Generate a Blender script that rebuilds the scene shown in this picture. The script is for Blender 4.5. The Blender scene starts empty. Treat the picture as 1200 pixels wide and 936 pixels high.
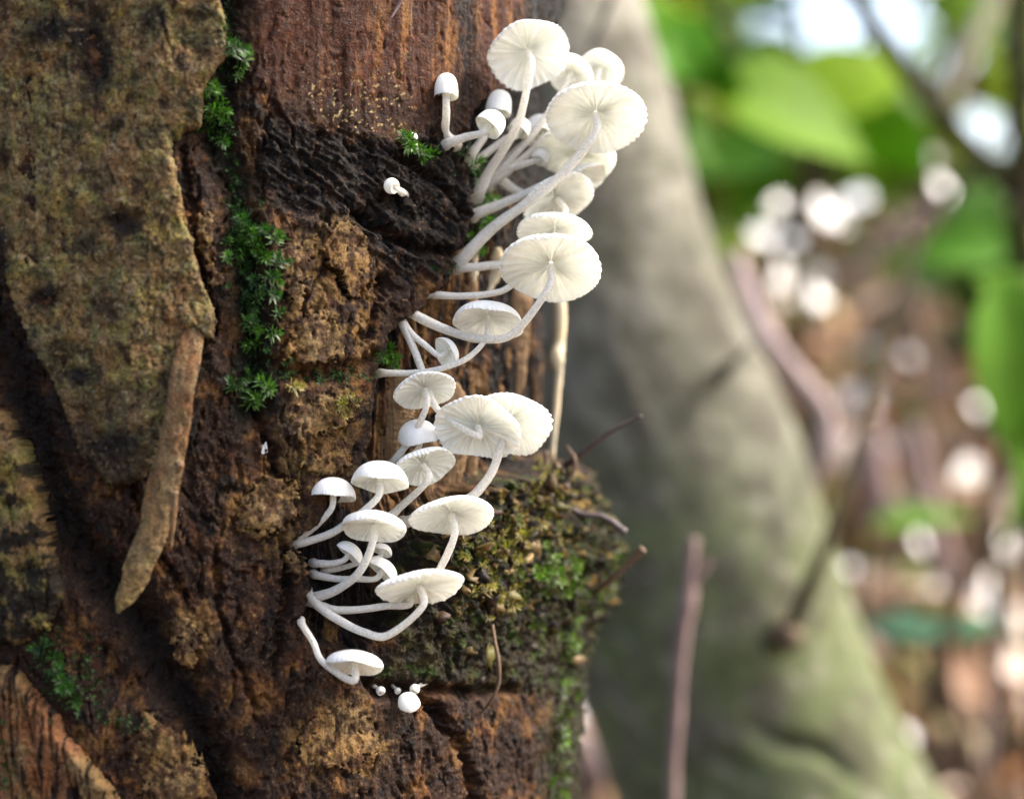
import bpy, math, random
import numpy as np
from mathutils import Vector, Matrix

random.seed(7)
rng = np.random.default_rng(7)
scene = bpy.context.scene
COL = scene.collection

# ------------------------------------------------------------------ camera
PX = 0.16 / 1200.0          # metres per photo pixel in the plane of focus
D0 = 0.30                   # camera to plane of focus
CAM = Vector((0.0, -D0, 0.0))
cam_data = bpy.data.cameras.new("camera")
cam = bpy.data.objects.new("camera", cam_data)
COL.objects.link(cam)
cam.location = CAM
cam.rotation_euler = (math.radians(90), 0, 0)
cam_data.sensor_width = 36.0
cam_data.lens = 36.0 * D0 / 0.16
cam_data.clip_start = 0.01
cam_data.clip_end = 2000.0
cam_data.dof.use_dof = True
cam_data.dof.focus_distance = D0 - 25 * PX
cam_data.dof.aperture_fstop = cam_data.lens / 7.4
scene.camera = cam

# ------------------------------------------------------------------ world, sun, exposure
SUN_EL, SUN_AZ = math.radians(46), math.radians(84)   # azimuth clockwise from +Y (away from the camera)
world = bpy.data.worlds.new("World")
scene.world = world
world.use_nodes = True
wn = world.node_tree.nodes
sky = wn.new("ShaderNodeTexSky")
sky.sky_type = 'NISHITA'
sky.sun_disc = False
sky.sun_elevation = SUN_EL
sky.sun_rotation = SUN_AZ
sky.dust_density = 5.0
sky.air_density = 1.0
sky.ozone_density = 0.6
wn["Background"].inputs[1].default_value = 0.15
world.node_tree.links.new(sky.outputs[0], wn["Background"].inputs[0])

sun_d = bpy.data.lights.new("sun", 'SUN')
sun_d.energy = 1.5
sun_d.angle = math.radians(14)
sun_d.color = (1.0, 0.965, 0.91)
sun = bpy.data.objects.new("sun", sun_d)
COL.objects.link(sun)
to_sun = Vector((math.sin(SUN_AZ) * math.cos(SUN_EL), math.cos(SUN_AZ) * math.cos(SUN_EL), math.sin(SUN_EL)))
sun.rotation_euler = to_sun.to_track_quat('Z', 'Y').to_euler()

scene.view_settings.view_transform = 'Standard'
scene.view_settings.look = 'None'
scene.view_settings.exposure = 2.2
scene.view_settings.gamma = 1.0
scene.render.engine = 'CYCLES'
scene.cycles.use_denoising = True
scene.cycles.max_bounces = 8
scene.cycles.sample_clamp_indirect = 6.0

# ------------------------------------------------------------------ helpers
def W(px, py, t=0.0):
    """photo pixel + depth in pixels towards the camera from the plane of focus"""
    k = (D0 - t * PX) / D0
    return Vector(((px - 600) * PX * k, -D0 + D0 * k, (468 - py) * PX * k))

def B(px, py, D):
    k = D / D0
    return Vector(((px - 600) * PX * k, -D0 + D, (468 - py) * PX * k))

_perm = rng.permutation(256)
_perm = np.concatenate([_perm, _perm, _perm])
_ga = np.linspace(0, 2 * np.pi, 256, endpoint=False)
_gx, _gy = np.cos(_ga), np.sin(_ga)

def perlin(x, y, seed=0):
    x = np.asarray(x, float) + seed * 17.31; y = np.asarray(y, float) - seed * 9.77
    xi = np.floor(x).astype(np.int64); yi = np.floor(y).astype(np.int64)
    fx = x - xi; fy = y - yi
    u = fx * fx * fx * (fx * (fx * 6 - 15) + 10); v = fy * fy * fy * (fy * (fy * 6 - 15) + 10)
    xi &= 255; yi &= 255
    def g(ix, iy, dx, dy):
        h = _perm[_perm[ix] + iy] & 255
        return _gx[h] * dx + _gy[h] * dy
    a = g(xi, yi, fx, fy); b = g((xi + 1) & 255, yi, fx - 1, fy)
    c = g(xi, (yi + 1) & 255, fx, fy - 1); d = g((xi + 1) & 255, (yi + 1) & 255, fx - 1, fy - 1)
    return ((a + u * (b - a)) * (1 - v) + (c + u * (d - c)) * v) * 1.5

def fbm(x, y, oct=4, seed=0, gain=0.5):
    s = 0.0; a = 1.0; f = 1.0; n = 0.0
    for o in range(oct):
        s = s + a * perlin(x * f, y * f, seed + o * 3.1); n += a; a *= gain; f *= 2.03
    return s / n

def ridged(x, y, oct=4, seed=0):
    s = 0.0; a = 1.0; f = 1.0; n = 0.0
    for o in range(oct):
        s = s + a * (1 - np.abs(perlin(x * f, y * f, seed + o * 2.7)) * 2); n += a; a *= 0.5; f *= 2.1
    return s / n

def sstep(a, b, x):
    t = np.clip((x - a) / (b - a), 0, 1)
    return t * t * (3 - 2 * t)

def poly_sd(px, py, poly):
    """signed distance, positive inside"""
    d = np.full(px.shape, 1e9); inside = np.zeros(px.shape, bool)
    n = len(poly)
    for i in range(n):
        x0, y0 = poly[i]; x1, y1 = poly[(i + 1) % n]
        ex, ey = x1 - x0, y1 - y0
        wx, wy = px - x0, py - y0
        t = np.clip((wx * ex + wy * ey) / (ex * ex + ey * ey + 1e-9), 0, 1)
        d = np.minimum(d, (wx - ex * t) ** 2 + (wy - ey * t) ** 2)
        if y0 != y1:
            c = ((y0 > py) != (y1 > py)) & (px < (x1 - x0) * (py - y0) / (y1 - y0) + x0)
            inside ^= c
    d = np.sqrt(d)
    return np.where(inside, d, -d)

def line_d(px, py, pts):
    d = np.full(px.shape, 1e9)
    for (x0, y0), (x1, y1) in zip(pts[:-1], pts[1:]):
        ex, ey = x1 - x0, y1 - y0
        wx, wy = px - x0, py - y0
        t = np.clip((wx * ex + wy * ey) / (ex * ex + ey * ey + 1e-9), 0, 1)
        d = np.minimum(d, (wx - ex * t) ** 2 + (wy - ey * t) ** 2)
    return np.sqrt(d)

def mk_mesh(name, verts, faces, cols=None, smooth=True):
    verts = np.asarray(verts, np.float32).reshape(-1, 3)
    faces = np.asarray(faces, np.int32)
    k = faces.shape[1]
    me = bpy.data.meshes.new(name)
    me.vertices.add(len(verts)); me.vertices.foreach_set("co", verts.ravel())
    me.loops.add(faces.size); me.loops.foreach_set("vertex_index", faces.ravel())
    me.polygons.add(len(faces))
    me.polygons.foreach_set("loop_start", np.arange(0, faces.size, k, dtype=np.int32))
    me.update(calc_edges=True)
    if smooth:
        me.polygons.foreach_set("use_smooth", np.ones(len(faces), bool))
    if cols is not None:
        at = me.color_attributes.new("Col", 'FLOAT_COLOR', 'POINT')
        c = np.ones((len(verts), 4), np.float32); c[:, :3] = np.asarray(cols, np.float32).reshape(-1, 3)
        at.data.foreach_set("color", c.ravel())
    return me

def obj(name, me, mat, parent=None, label=None, cat=None, group=None, kind=None):
    o = bpy.data.objects.new(name, me)
    COL.objects.link(o)
    if me is not None and mat is not None and len(me.materials) == 0:
        me.materials.append(mat)
    if parent is not None:
        o.parent = parent
        o.matrix_parent_inverse = PINV[parent.name]
    tag(o, label, cat, group, kind)
    return o

PINV = {}
def tag(o, label=None, cat=None, group=None, kind=None):
    if label: o["label"] = label
    if cat: o["category"] = cat
    if group: o["group"] = group
    if kind: o["kind"] = kind

def thing(name, loc, label, cat, group=None):
    o = bpy.data.objects.new(name, None)
    COL.objects.link(o)
    o.location = loc
    o.empty_display_size = 0.005
    PINV[o.name] = Matrix.Translation(-Vector(loc))
    tag(o, label, cat, group)
    return o

def part(name, me, mat, parent, **kw):
    if parent.name not in PINV:
        PINV[parent.name] = Matrix.Identity(4)   # a mesh part modelled in world space
    return obj(name, me, mat, parent, **kw)

def catmull(P, n):
    P = np.asarray(P, float)
    Q = np.vstack([2 * P[0] - P[1], P, 2 * P[-1] - P[-2]])
    m = len(P) - 1
    out = []
    for u in np.linspace(0, m - 1e-6, n):
        i = int(u); t = u - i
        p0, p1, p2, p3 = Q[i], Q[i + 1], Q[i + 2], Q[i + 3]
        out.append(0.5 * (2 * p1 + (p2 - p0) * t + (2 * p0 - 5 * p1 + 4 * p2 - p3) * t * t + (3 * p1 - p0 - 3 * p2 + p3) * t ** 3))
    return np.array(out)

def tube(path, rad, nseg=24, nside=10, bump=0.0, seed=0, flat=1.0, freq=1.0, cap=True):
    """verts, faces of a tube along control points with radii (metres)"""
    P = catmull(path, nseg)
    R = np.interp(np.linspace(0, len(rad) - 1, nseg), np.arange(len(rad)), rad)
    T = np.gradient(P, axis=0); T /= np.linalg.norm(T, axis=1)[:, None] + 1e-12
    up = np.array([0, -1.0, 0])
    V = []
    for i in range(nseg):
        a = np.cross(T[i], up); 
        if np.linalg.norm(a) < 1e-3: a = np.cross(T[i], [1.0, 0, 0])
        a /= np.linalg.norm(a); b = np.cross(T[i], a)
        ph = np.linspace(0, 2 * np.pi, nside, endpoint=False)
        r = np.full(nside, R[i])
        if bump:
            r = r * (1 + bump * fbm(np.cos(ph) * 1.3 * freq + seed, np.sin(ph) * 1.3 * freq + i / nseg * 9 * freq + seed * 3, 3, 5))
        V.append(P[i] + (np.cos(ph) * r)[:, None] * a + (np.sin(ph) * r * flat)[:, None] * b)
    V = np.concatenate(V)
    F = []
    for i in range(nseg - 1):
        for j in range(nside):
            k = (j + 1) % nside
            F.append((i * nside + j, i * nside + k, (i + 1) * nside + k, (i + 1) * nside + j))
    if cap:
        V = np.vstack([V, P[0], P[-1]])
        a, b = len(V) - 2, len(V) - 1
        for j in range(nside):
            k = (j + 1) % nside
            F.append((a, k, j, j)); F.append((b, (nseg - 1) * nside + j, (nseg - 1) * nside + k, (nseg - 1) * nside + k))
    return V, F

def faces_mesh(name, V, F, smooth=True, cols=None):
    me = bpy.data.meshes.new(name)
    F = [tuple(dict.fromkeys(int(i) for i in f)) for f in F]
    me.from_pydata([tuple(v) for v in V], [], F)
    me.update()
    if smooth:
        me.polygons.foreach_set("use_smooth", np.ones(len(me.polygons), bool))
    if cols is not None:
        at = me.color_attributes.new("Col", 'FLOAT_COLOR', 'POINT')
        c = np.ones((len(V), 4), np.float32); c[:, :3] = cols
        at.data.foreach_set("color", c.ravel())
    return me

# ------------------------------------------------------------------ materials
def nodes_of(name):
    m = bpy.data.materials.new(name); m.use_nodes = True
    nt = m.node_tree
    return m, nt, nt.nodes, nt.links, nt.nodes["Principled BSDF"]

def noise_node(nt, scale, detail=5, rough=0.6, coord=None):
    n = nt.nodes.new("ShaderNodeTexNoise"); n.inputs["Scale"].default_value = scale
    n.inputs["Detail"].default_value = detail; n.inputs["Roughness"].default_value = rough
    if coord is not None: nt.links.new(coord, n.inputs["Vector"])
    return n

def geo_coord(nt, scale=(1, 1, 1)):
    g = nt.nodes.new("ShaderNodeNewGeometry")
    mp = nt.nodes.new("ShaderNodeMapping"); mp.inputs["Scale"].default_value = scale
    nt.links.new(g.outputs["Position"], mp.inputs["Vector"])
    return mp.outputs[0]

def maprange(nt, src, a, b, c, d):
    n = nt.nodes.new("ShaderNodeMapRange")
    n.inputs[1].default_value = a; n.inputs[2].default_value = b
    n.inputs[3].default_value = c; n.inputs[4].default_value = d
    nt.links.new(src, n.inputs[0]); return n.outputs[0]

def mixcol(nt, a, b, fac, mode='MIX'):
    n = nt.nodes.new("ShaderNodeMix"); n.data_type = 'RGBA'; n.blend_type = mode
    for s, v in ((6, a), (7, b), (0, fac)):
        if isinstance(v, (int, float)): n.inputs[s].default_value = v
        elif isinstance(v, tuple): n.inputs[s].default_value = (*v, 1)
        else: nt.links.new(v, n.inputs[s])
    return n.outputs[2]

def bump(nt, src, strength, dist, normal=None):
    b = nt.nodes.new("ShaderNodeBump"); b.inputs["Strength"].default_value = strength
    b.inputs["Distance"].default_value = dist; nt.links.new(src, b.inputs["Height"])
    if normal is not None: nt.links.new(normal, b.inputs["Normal"])
    return b.outputs[0]

def bark_material(name="bark"):
    m, nt, N, L, P = nodes_of(name)
    a = N.new("ShaderNodeAttribute"); a.attribute_name = "Col"
    gm = N.new("ShaderNodeGamma"); gm.inputs[1].default_value = 1.22; L.new(a.outputs["Color"], gm.inputs[0])
    co = geo_coord(nt)
    fine = noise_node(nt, 2600, 6, 0.7, co)
    mid = noise_node(nt, 520, 5, 0.65, co)
    f1 = maprange(nt, fine.outputs[0], 0.3, 0.7, 0.32, 1.8)
    f2 = maprange(nt, mid.outputs[0], 0.3, 0.7, 0.7, 1.35)
    mul = N.new("ShaderNodeMath"); mul.operation = 'MULTIPLY'
    L.new(f1, mul.inputs[0]); L.new(f2, mul.inputs[1])
    comb = N.new("ShaderNodeCombineColor")
    for i in range(3): L.new(mul.outputs[0], comb.inputs[i])
    c = mixcol(nt, gm.outputs[0], comb.outputs[0], 1.0, 'MULTIPLY')
    # hue drift
    hue = noise_node(nt, 190, 3, 0.6, co)
    c = mixcol(nt, c, mixcol(nt, c, (1.12, 0.95, 0.75), 1.0, 'MULTIPLY'), maprange(nt, hue.outputs[0], 0.42, 0.68, 0, 1))
    c = mixcol(nt, c, (0.60, 0.61, 0.58), 1.0, 'MULTIPLY')
    L.new(c, P.inputs["Base Color"])
    r = noise_node(nt, 900, 4, 0.6, co)
    L.new(maprange(nt, r.outputs[0], 0.35, 0.65, 0.5, 0.95), P.inputs["Roughness"])
    P.inputs["Specular IOR Level"].default_value = 0.16
    n1 = bump(nt, mid.outputs[0], 0.7, 0.0012)
    n2 = bump(nt, fine.outputs[0], 0.8, 0.00045, n1)
    L.new(n2, P.inputs["Normal"])
    return m

def simple_mat(name, col, rough=0.7, noise=400, amp=0.35, bmp=0.4, bdist=0.0006, spec=0.3, stretch=(1, 1, 1), col2=None, attr=False):
    m, nt, N, L, P = nodes_of(name)
    co = geo_coord(nt, stretch)
    n = noise_node(nt, noise, 5, 0.65, co)
    if attr:
        a = N.new("ShaderNodeAttribute"); a.attribute_name = "Col"; base = a.outputs["Color"]
    else:
        base = mixcol(nt, col, col2 or tuple(x * 0.55 for x in col), maprange(nt, n.outputs[0], 0.4, 0.65, 0, 1))
    f = maprange(nt, n.outputs[0], 0.3, 0.7, 1 - amp, 1 + amp)
    comb = N.new("ShaderNodeCombineColor")
    for i in range(3): L.new(f, comb.inputs[i])
    L.new(mixcol(nt, base, comb.outputs[0], 1.0, 'MULTIPLY'), P.inputs["Base Color"])
    P.inputs["Roughness"].default_value = rough
    P.inputs["Specular IOR Level"].default_value = spec
    if bmp: L.new(bump(nt, n.outputs[0], bmp, bdist), P.inputs["Normal"])
    return m

def translucent_mat(name, col, tcol, fac=0.4, rough=0.45, noise=300, amp=0.2, attr=False, spec=0.4, bmp=0.0, bdist=0.0003, stretch=(1, 1, 1)):
    m, nt, N, L, P = nodes_of(name)
    co = geo_coord(nt, stretch)
    n = noise_node(nt, noise, 4, 0.6, co)
    f = maprange(nt, n.outputs[0], 0.3, 0.7, 1 - amp, 1 + amp)
    comb = N.new("ShaderNodeCombineColor")
    for i in range(3): L.new(f, comb.inputs[i])
    if attr:
        a = N.new("ShaderNodeAttribute"); a.attribute_name = "Col"
        base = mixcol(nt, a.outputs["Color"], comb.outputs[0], 1.0, 'MULTIPLY')
        tr = mixcol(nt, base, tcol, 1.0, 'MULTIPLY')
    else:
        base = mixcol(nt, col, comb.outputs[0], 1.0, 'MULTIPLY')
        tr = mixcol(nt, tcol, comb.outputs[0], 1.0, 'MULTIPLY')
    L.new(base, P.inputs["Base Color"])
    P.inputs["Roughness"].default_value = rough
    P.inputs["Specular IOR Level"].default_value = spec
    T = N.new("ShaderNodeBsdfTranslucent"); L.new(tr, T.inputs[0])
    if bmp:
        bo = bump(nt, n.outputs[0], bmp, bdist); L.new(bo, P.inputs["Normal"]); L.new(bo, T.inputs["Normal"])
    mx = N.new("ShaderNodeMixShader"); mx.inputs[0].default_value = fac
    L.new(P.outputs[0], mx.inputs[1]); L.new(T.outputs[0], mx.inputs[2])
    L.new(mx.outputs[0], N["Material Output"].inputs[0])
    return m

M_BARK = bark_material()
M_CAP = translucent_mat("mushroom_cap", (0.82, 0.81, 0.78), (0.9, 0.89, 0.84), 0.40, 0.55, 900, 0.05, spec=0.25, bmp=0.15, bdist=0.0001)
M_GILL = translucent_mat("mushroom_gills", (0.82, 0.825, 0.775), (0.88, 0.895, 0.81), 0.36, 0.6, 700, 0.05, spec=0.2)
M_STEM = translucent_mat("mushroom_stem", (0.66, 0.64, 0.61), (1.1, 1.08, 1.0), 0.5, 0.5, 3000, 0.2, attr=True, spec=0.35, bmp=0.35, bdist=0.00012)
M_MOSS = translucent_mat("moss", (0.05, 0.12, 0.015), (0.7, 1.0, 0.3), 0.35, 0.5, 900, 0.3, attr=True)
M_TWIG = simple_mat("twig_bark", (0.12, 0.075, 0.04), 0.7, 900, 0.35, 0.6, 0.0005)
M_HANG = simple_mat("hanging_twig_bark", (0.14, 0.092, 0.04), 0.6, 700, 0.75, 1.0, 0.0009, col2=(0.075, 0.033, 0.013), stretch=(1, 1, 0.6))
M_PINK = simple_mat("pinkish_twig", (0.2, 0.135, 0.12), 0.7, 200, 0.25, 0.3, 0.0008)
M_VINE = simple_mat("pale_pink_vine", (0.36, 0.27, 0.25), 0.7, 200, 0.25, 0.3, 0.0008)
M_OLIVE = simple_mat("olive_twig", (0.032, 0.026, 0.010), 0.85, 150, 0.3, 0.3, 0.0008, spec=0.1)
M_DARKTWIG = simple_mat("dark_twig", (0.03, 0.02, 0.015), 0.7, 150, 0.3, 0.3, 0.0008)
M_LEAF = translucent_mat("green_leaf", (0.1, 0.2, 0.02), (1.2, 1.25, 0.5), 0.5, 0.55, 60, 0.18, attr=True, spec=0.12)
M_LITTER = translucent_mat("dead_leaf", (0.2, 0.1, 0.05), (1.1, 1.0, 0.9), 0.15, 0.6, 90, 0.25, attr=True, spec=0.35)
M_WOOD = simple_mat("rotten_wood", (0.20, 0.125, 0.06), 0.7, 900, 0.5, 1.0, 0.0012, stretch=(1, 1, 0.07), col2=(0.1, 0.055, 0.024))
M_PALE = simple_mat("pale_root", (0.42, 0.38, 0.27), 0.6, 400, 0.2, 0.4, 0.0005, stretch=(1, 1, 0.3), col2=(0.38, 0.3, 0.18))

# ------------------------------------------------------------------ the host tree: base shape
XC, TC, R0 = 130.0, -440.0, 560.0          # axis and radius in photo pixels at the plane of focus

def trunk_param(th, zp, h):
    """angle, height (px above centre), displacement -> world xyz arrays"""
    r = (R0 + h) * PX
    x = (XC - 600) * PX + r * np.sin(th)
    y = -TC * PX - r * np.cos(th)
    z = zp * PX
    return x, y, z

def project(x, y, z):
    k = D0 / (y + D0)
    return 600 + x * k / PX, 468 - z * k / PX

def t_cyl(px):
    """depth (px towards camera) of the base cylinder at a photo column"""
    th = math.asin(max(-1, min(0.98, (px - XC) / R0)))
    for _ in range(12):
        x, y, z = trunk_param(th, 0.0, 0.0)
        q, _p = project(x, y, 0.0)
        th += (px - q) / R0 / max(0.25, math.cos(th)); th = max(-1.2, min(1.45, th))
    x, y, z = trunk_param(th, 0.0, 0.0)
    return -y / PX

REC = [(556, 130), (600, 108), (655, 30), (690, -60), (760, -140), (760, 520), (640, 545), (560, 575), (505, 640), (470, 720), (420, 765), (372, 752), (352, 725),
       (364, 690), (346, 640), (392, 596), (438, 520), (445, 440), (468, 385), (530, 332), (545, 300), (562, 240), (552, 180)]
LED = [(470, 668), (520, 600), (570, 560), (640, 545), (800, 540), (800, 850), (610, 812), (440, 802)]
TOPZ = [(285, -300), (690, -300), (690, 60), (600, 120), (548, 150), (470, 165), (400, 165), (320, 130), (285, 60)]
BLK = [(290, 150), (380, 140), (470, 165), (548, 140), (565, 220), (552, 300), (480, 345), (430, 300), (390, 262), (330, 250), (300, 230)]
MOSSLINE = [(266, 10), (262, 90), (252, 150), (278, 210), (288, 290), (296, 350), (300, 425), (292, 475)]
MOSSROW = [(300, 430), (345, 438), (400, 440), (452, 415)]
GROOVE = [(-60, 330), (5, 400), (38, 510), (66, 615), (130, 690), (188, 770), (232, 860), (262, 960)]
CRACKS = [[(150, 560), (185, 640), (215, 700)], [(300, 480), (318, 530), (330, 575)], [(395, 300), (405, 345)], [(452, 330), (430, 400)],
          [(470, 185), (520, 215), (545, 250)], [(420, 250), (470, 285), (540, 300)], [(215, 170), (232, 300), (255, 390)], [(330, 600), (338, 690), (320, 780)],
          [(500, 820), (545, 880), (555, 940)], [(250, 650), (262, 740), (300, 830)]]

def relief(px, py, s, z):
    wob = 9 * fbm(px / 26, py / 26, 3, 1) + 3 * perlin(px / 6, py / 6, 2)
    wx, wy = px + wob, py + 9 * fbm(px / 26, py / 26, 3, 4)
    h = 10 * fbm(s / 130, z / 260, 3, 11) + 7 * fbm(s / 30, z / 75, 4, 12) + 4.0 * fbm(s / 9, z / 11, 4, 13, 0.6)
    sc = ridged(s / 34 + 0.3 * perlin(s / 50, z / 50, 9), z / 60, 4, 14)
    h = h - 7 * sstep(0.62, 0.95, sc)
    rec = sstep(-5, 9, poly_sd(wx, wy, REC))
    lower = sstep(560, 620, py)
    h = h - rec * (52 - 20 * lower)
    fib = fbm(s / 7, z / 130, 4, 21)
    h = h + rec * 9 * fib
    led = sstep(-8, 14, poly_sd(wx, wy, LED))
    lump = fbm(s / 26, z / 22, 4, 31, 0.6)
    h = h + led * (16 + 22 * lump) * (1 - 0.75 * sstep(690, 800, py))
    th = s / R0
    pr = np.exp(-np.clip((650 - py) / 60, 0, 9) ** 2) * np.exp(-np.clip((py - 655) / 75, 0, 9) ** 2)
    h = h + pr * (40 + 22 * lump) * sstep(1.0, 1.5, th) * sstep(2.6, 1.7, th)
    low_flare = sstep(700, 940, py) * sstep(0.95, 1.5, th)
    h = h + 6 * low_flare * (1 + lump * 3)
    # smooth weathered zone at the top, wrinkled black zone in the middle
    topz = sstep(-10, 25, poly_sd(wx, wy, TOPZ))
    h = h * (1 - 0.68 * topz) + topz * 4 * fbm(s / 20, z / 200, 3, 41)
    blk = sstep(-12, 18, poly_sd(wx, wy, BLK))
    u = s * 0.5 + z * 0.87; v = s * 0.87 - z * 0.5
    h = h + blk * (8 * ridged(u / 16, v / 70, 4, 42) - 6 + 5 * fbm(s / 22, z / 22, 3, 43))
    d = line_d(wx, wy, MOSSLINE); h = h - 17 * np.exp(-(d / 20) ** 2)
    d = line_d(wx, wy, MOSSROW); h = h - 12 * np.exp(-(d / 10) ** 2)
    d = line_d(wx, wy, GROOVE); h = h - 30 * np.exp(-(d / 24) ** 2)
    for i, c in enumerate(CRACKS):
        d = line_d(wx, wy, c); h = h - (11 + (i % 3) * 3) * np.exp(-(d / (4 + i % 3)) ** 2)
    d = line_d(wx, wy, [(430, 802), (470, 812), (520, 806), (560, 816), (600, 806)]); h = h - 18 * np.exp(-(d / 8) ** 2)
    for cx, cy, r, dep in ((388, 312, 11, 12), (455, 332, 12, 16), (345, 345, 12, 12), (440, 250, 16, 9), (145, 800, 30, 20), (110, 770, 25, 14), (345, 405, 9, 8), (505, 250, 16, 10)):
        h = h - dep * np.exp(-((wx - cx) ** 2 + (wy - cy) ** 2) / r ** 2)
    return h

def lerp(c, col, m):
    return c * (1 - m[..., None]) + np.asarray(col) * m[..., None]

def bark_colour(px, py, s, z):
    wob = 12 * fbm(px / 22, py / 22, 4, 51)
    wx, wy = px + wob, py + 12 * fbm(px / 22, py / 22, 4, 54)
    c = np.zeros(px.shape + (3,)) + np.array((0.046, 0.024, 0.014))
    n1 = fbm(s / 48, z / 60, 5, 61, 0.6); n2 = fbm(s / 18, z / 24, 4, 62, 0.6); n3 = fbm(s / 7, z / 9, 3, 63)
    c = lerp(c, (0.095, 0.043, 0.02), sstep(-0.1, 0.25, n1))
    c = lerp(c, (0.20, 0.11, 0.042), sstep(0.12, 0.3, n1 + 0.5 * n2) * 0.85)
    c = lerp(c, (0.014, 0.010, 0.008), sstep(0.12, 0.34, fbm(s / 30, z / 42, 4, 64, 0.6)) * 0.85)
    topz = sstep(-14, 30, poly_sd(wx, wy, TOPZ))
    st = fbm(s / 16, z / 160, 4, 65, 0.6)
    tc = np.zeros_like(c) + np.array((0.085, 0.032, 0.015))
    tc = lerp(tc, (0.19, 0.088, 0.036), sstep(-0.05, 0.3, st + 0.4 * n2) * (0.25 + 0.75 * sstep(330, 470, px)))
    tc = lerp(tc, (0.27, 0.145, 0.058), sstep(0.1, 0.4, st + 0.3 * n3) * sstep(400, 480, px) * sstep(110, 60, py))
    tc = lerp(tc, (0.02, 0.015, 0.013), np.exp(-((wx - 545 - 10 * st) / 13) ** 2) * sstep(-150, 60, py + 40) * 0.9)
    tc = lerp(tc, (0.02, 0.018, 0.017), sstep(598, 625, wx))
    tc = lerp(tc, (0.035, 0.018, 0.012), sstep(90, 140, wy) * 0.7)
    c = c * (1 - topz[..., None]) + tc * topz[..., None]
    blk = sstep(-12, 22, poly_sd(wx, wy, BLK))
    bc = lerp(np.zeros_like(c) + np.array((0.016, 0.011, 0.009)), (0.06, 0.03, 0.016), sstep(0.1, 0.35, n2 + 0.4 * n1) * 0.8)
    c = c * (1 - blk[..., None]) + bc * blk[..., None]
    # tan crumbly wood patches
    for poly in (([(328, 285), (400, 255), (432, 300), (440, 350), (425, 425), (330, 428), (322, 390), (352, 350), (325, 325)]),
                 ([(345, 470), (408, 448), (432, 480), (405, 510), (350, 522), (332, 505)]),
                 ([(300, 556), (348, 552), (356, 606), (330, 646), (268, 636), (272, 590)]),
                 ([(338, 540), (400, 518), (428, 545), (372, 566)]),
                 ([(368, 828), (424, 816), (455, 875), (420, 915), (348, 905), (338, 860)]),
                 ([(190, 718), (232, 715), (246, 760), (222, 792), (196, 770)])):
        m = sstep(-22, 14, poly_sd(wx, wy, poly)) * sstep(-0.16, 0.16, n2 + 0.6 * n3)
        c = lerp(c, (0.24, 0.155, 0.063), m * 0.9)
    # cream specks below the smooth zone
    sp = sstep(0.32, 0.42, fbm(px / 5, py / 5, 2, 71)) * sstep(-5, 20, poly_sd(wx, wy, [(355, 85), (470, 70), (495, 130), (470, 165), (400, 165), (350, 120)]))
    c = lerp(c, (0.5, 0.4, 0.22), sp)
    sp = sstep(0.44, 0.5, fbm(px / 4, py / 4, 2, 72)); c = lerp(c, (0.30, 0.2, 0.10), sp * 0.6)
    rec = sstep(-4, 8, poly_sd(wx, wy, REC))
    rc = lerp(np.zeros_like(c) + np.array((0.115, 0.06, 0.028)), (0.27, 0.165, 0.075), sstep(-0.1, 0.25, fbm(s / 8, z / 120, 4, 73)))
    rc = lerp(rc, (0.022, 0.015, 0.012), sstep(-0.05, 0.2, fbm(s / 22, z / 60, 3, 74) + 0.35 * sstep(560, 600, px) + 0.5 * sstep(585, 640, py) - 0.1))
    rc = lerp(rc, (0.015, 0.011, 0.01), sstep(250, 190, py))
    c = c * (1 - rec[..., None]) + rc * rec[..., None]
    led = np.maximum(sstep(-8, 14, poly_sd(wx, wy, LED)), sstep(600, 660, py) * sstep(1.05, 1.25, s / R0))
    lc = lerp(np.zeros_like(c) + np.array((0.028, 0.022, 0.013)), (0.075, 0.06, 0.022), sstep(-0.1, 0.3, n2))
    lc = lerp(lc, (0.24, 0.165, 0.05), sstep(0.12, 0.35, n2 + 0.5 * n3) * sstep(735, 690, py))
    lc = lerp(lc, (0.05, 0.085, 0.012), sstep(0.1, 0.35, fbm(s / 24, z / 20, 3, 76)) * 0.8)
    c = c * (1 - led[..., None]) + lc * led[..., None]
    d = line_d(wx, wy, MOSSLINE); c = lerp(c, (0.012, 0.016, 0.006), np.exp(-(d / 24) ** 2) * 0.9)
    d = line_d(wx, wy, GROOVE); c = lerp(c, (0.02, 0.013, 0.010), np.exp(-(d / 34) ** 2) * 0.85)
    return c

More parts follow.
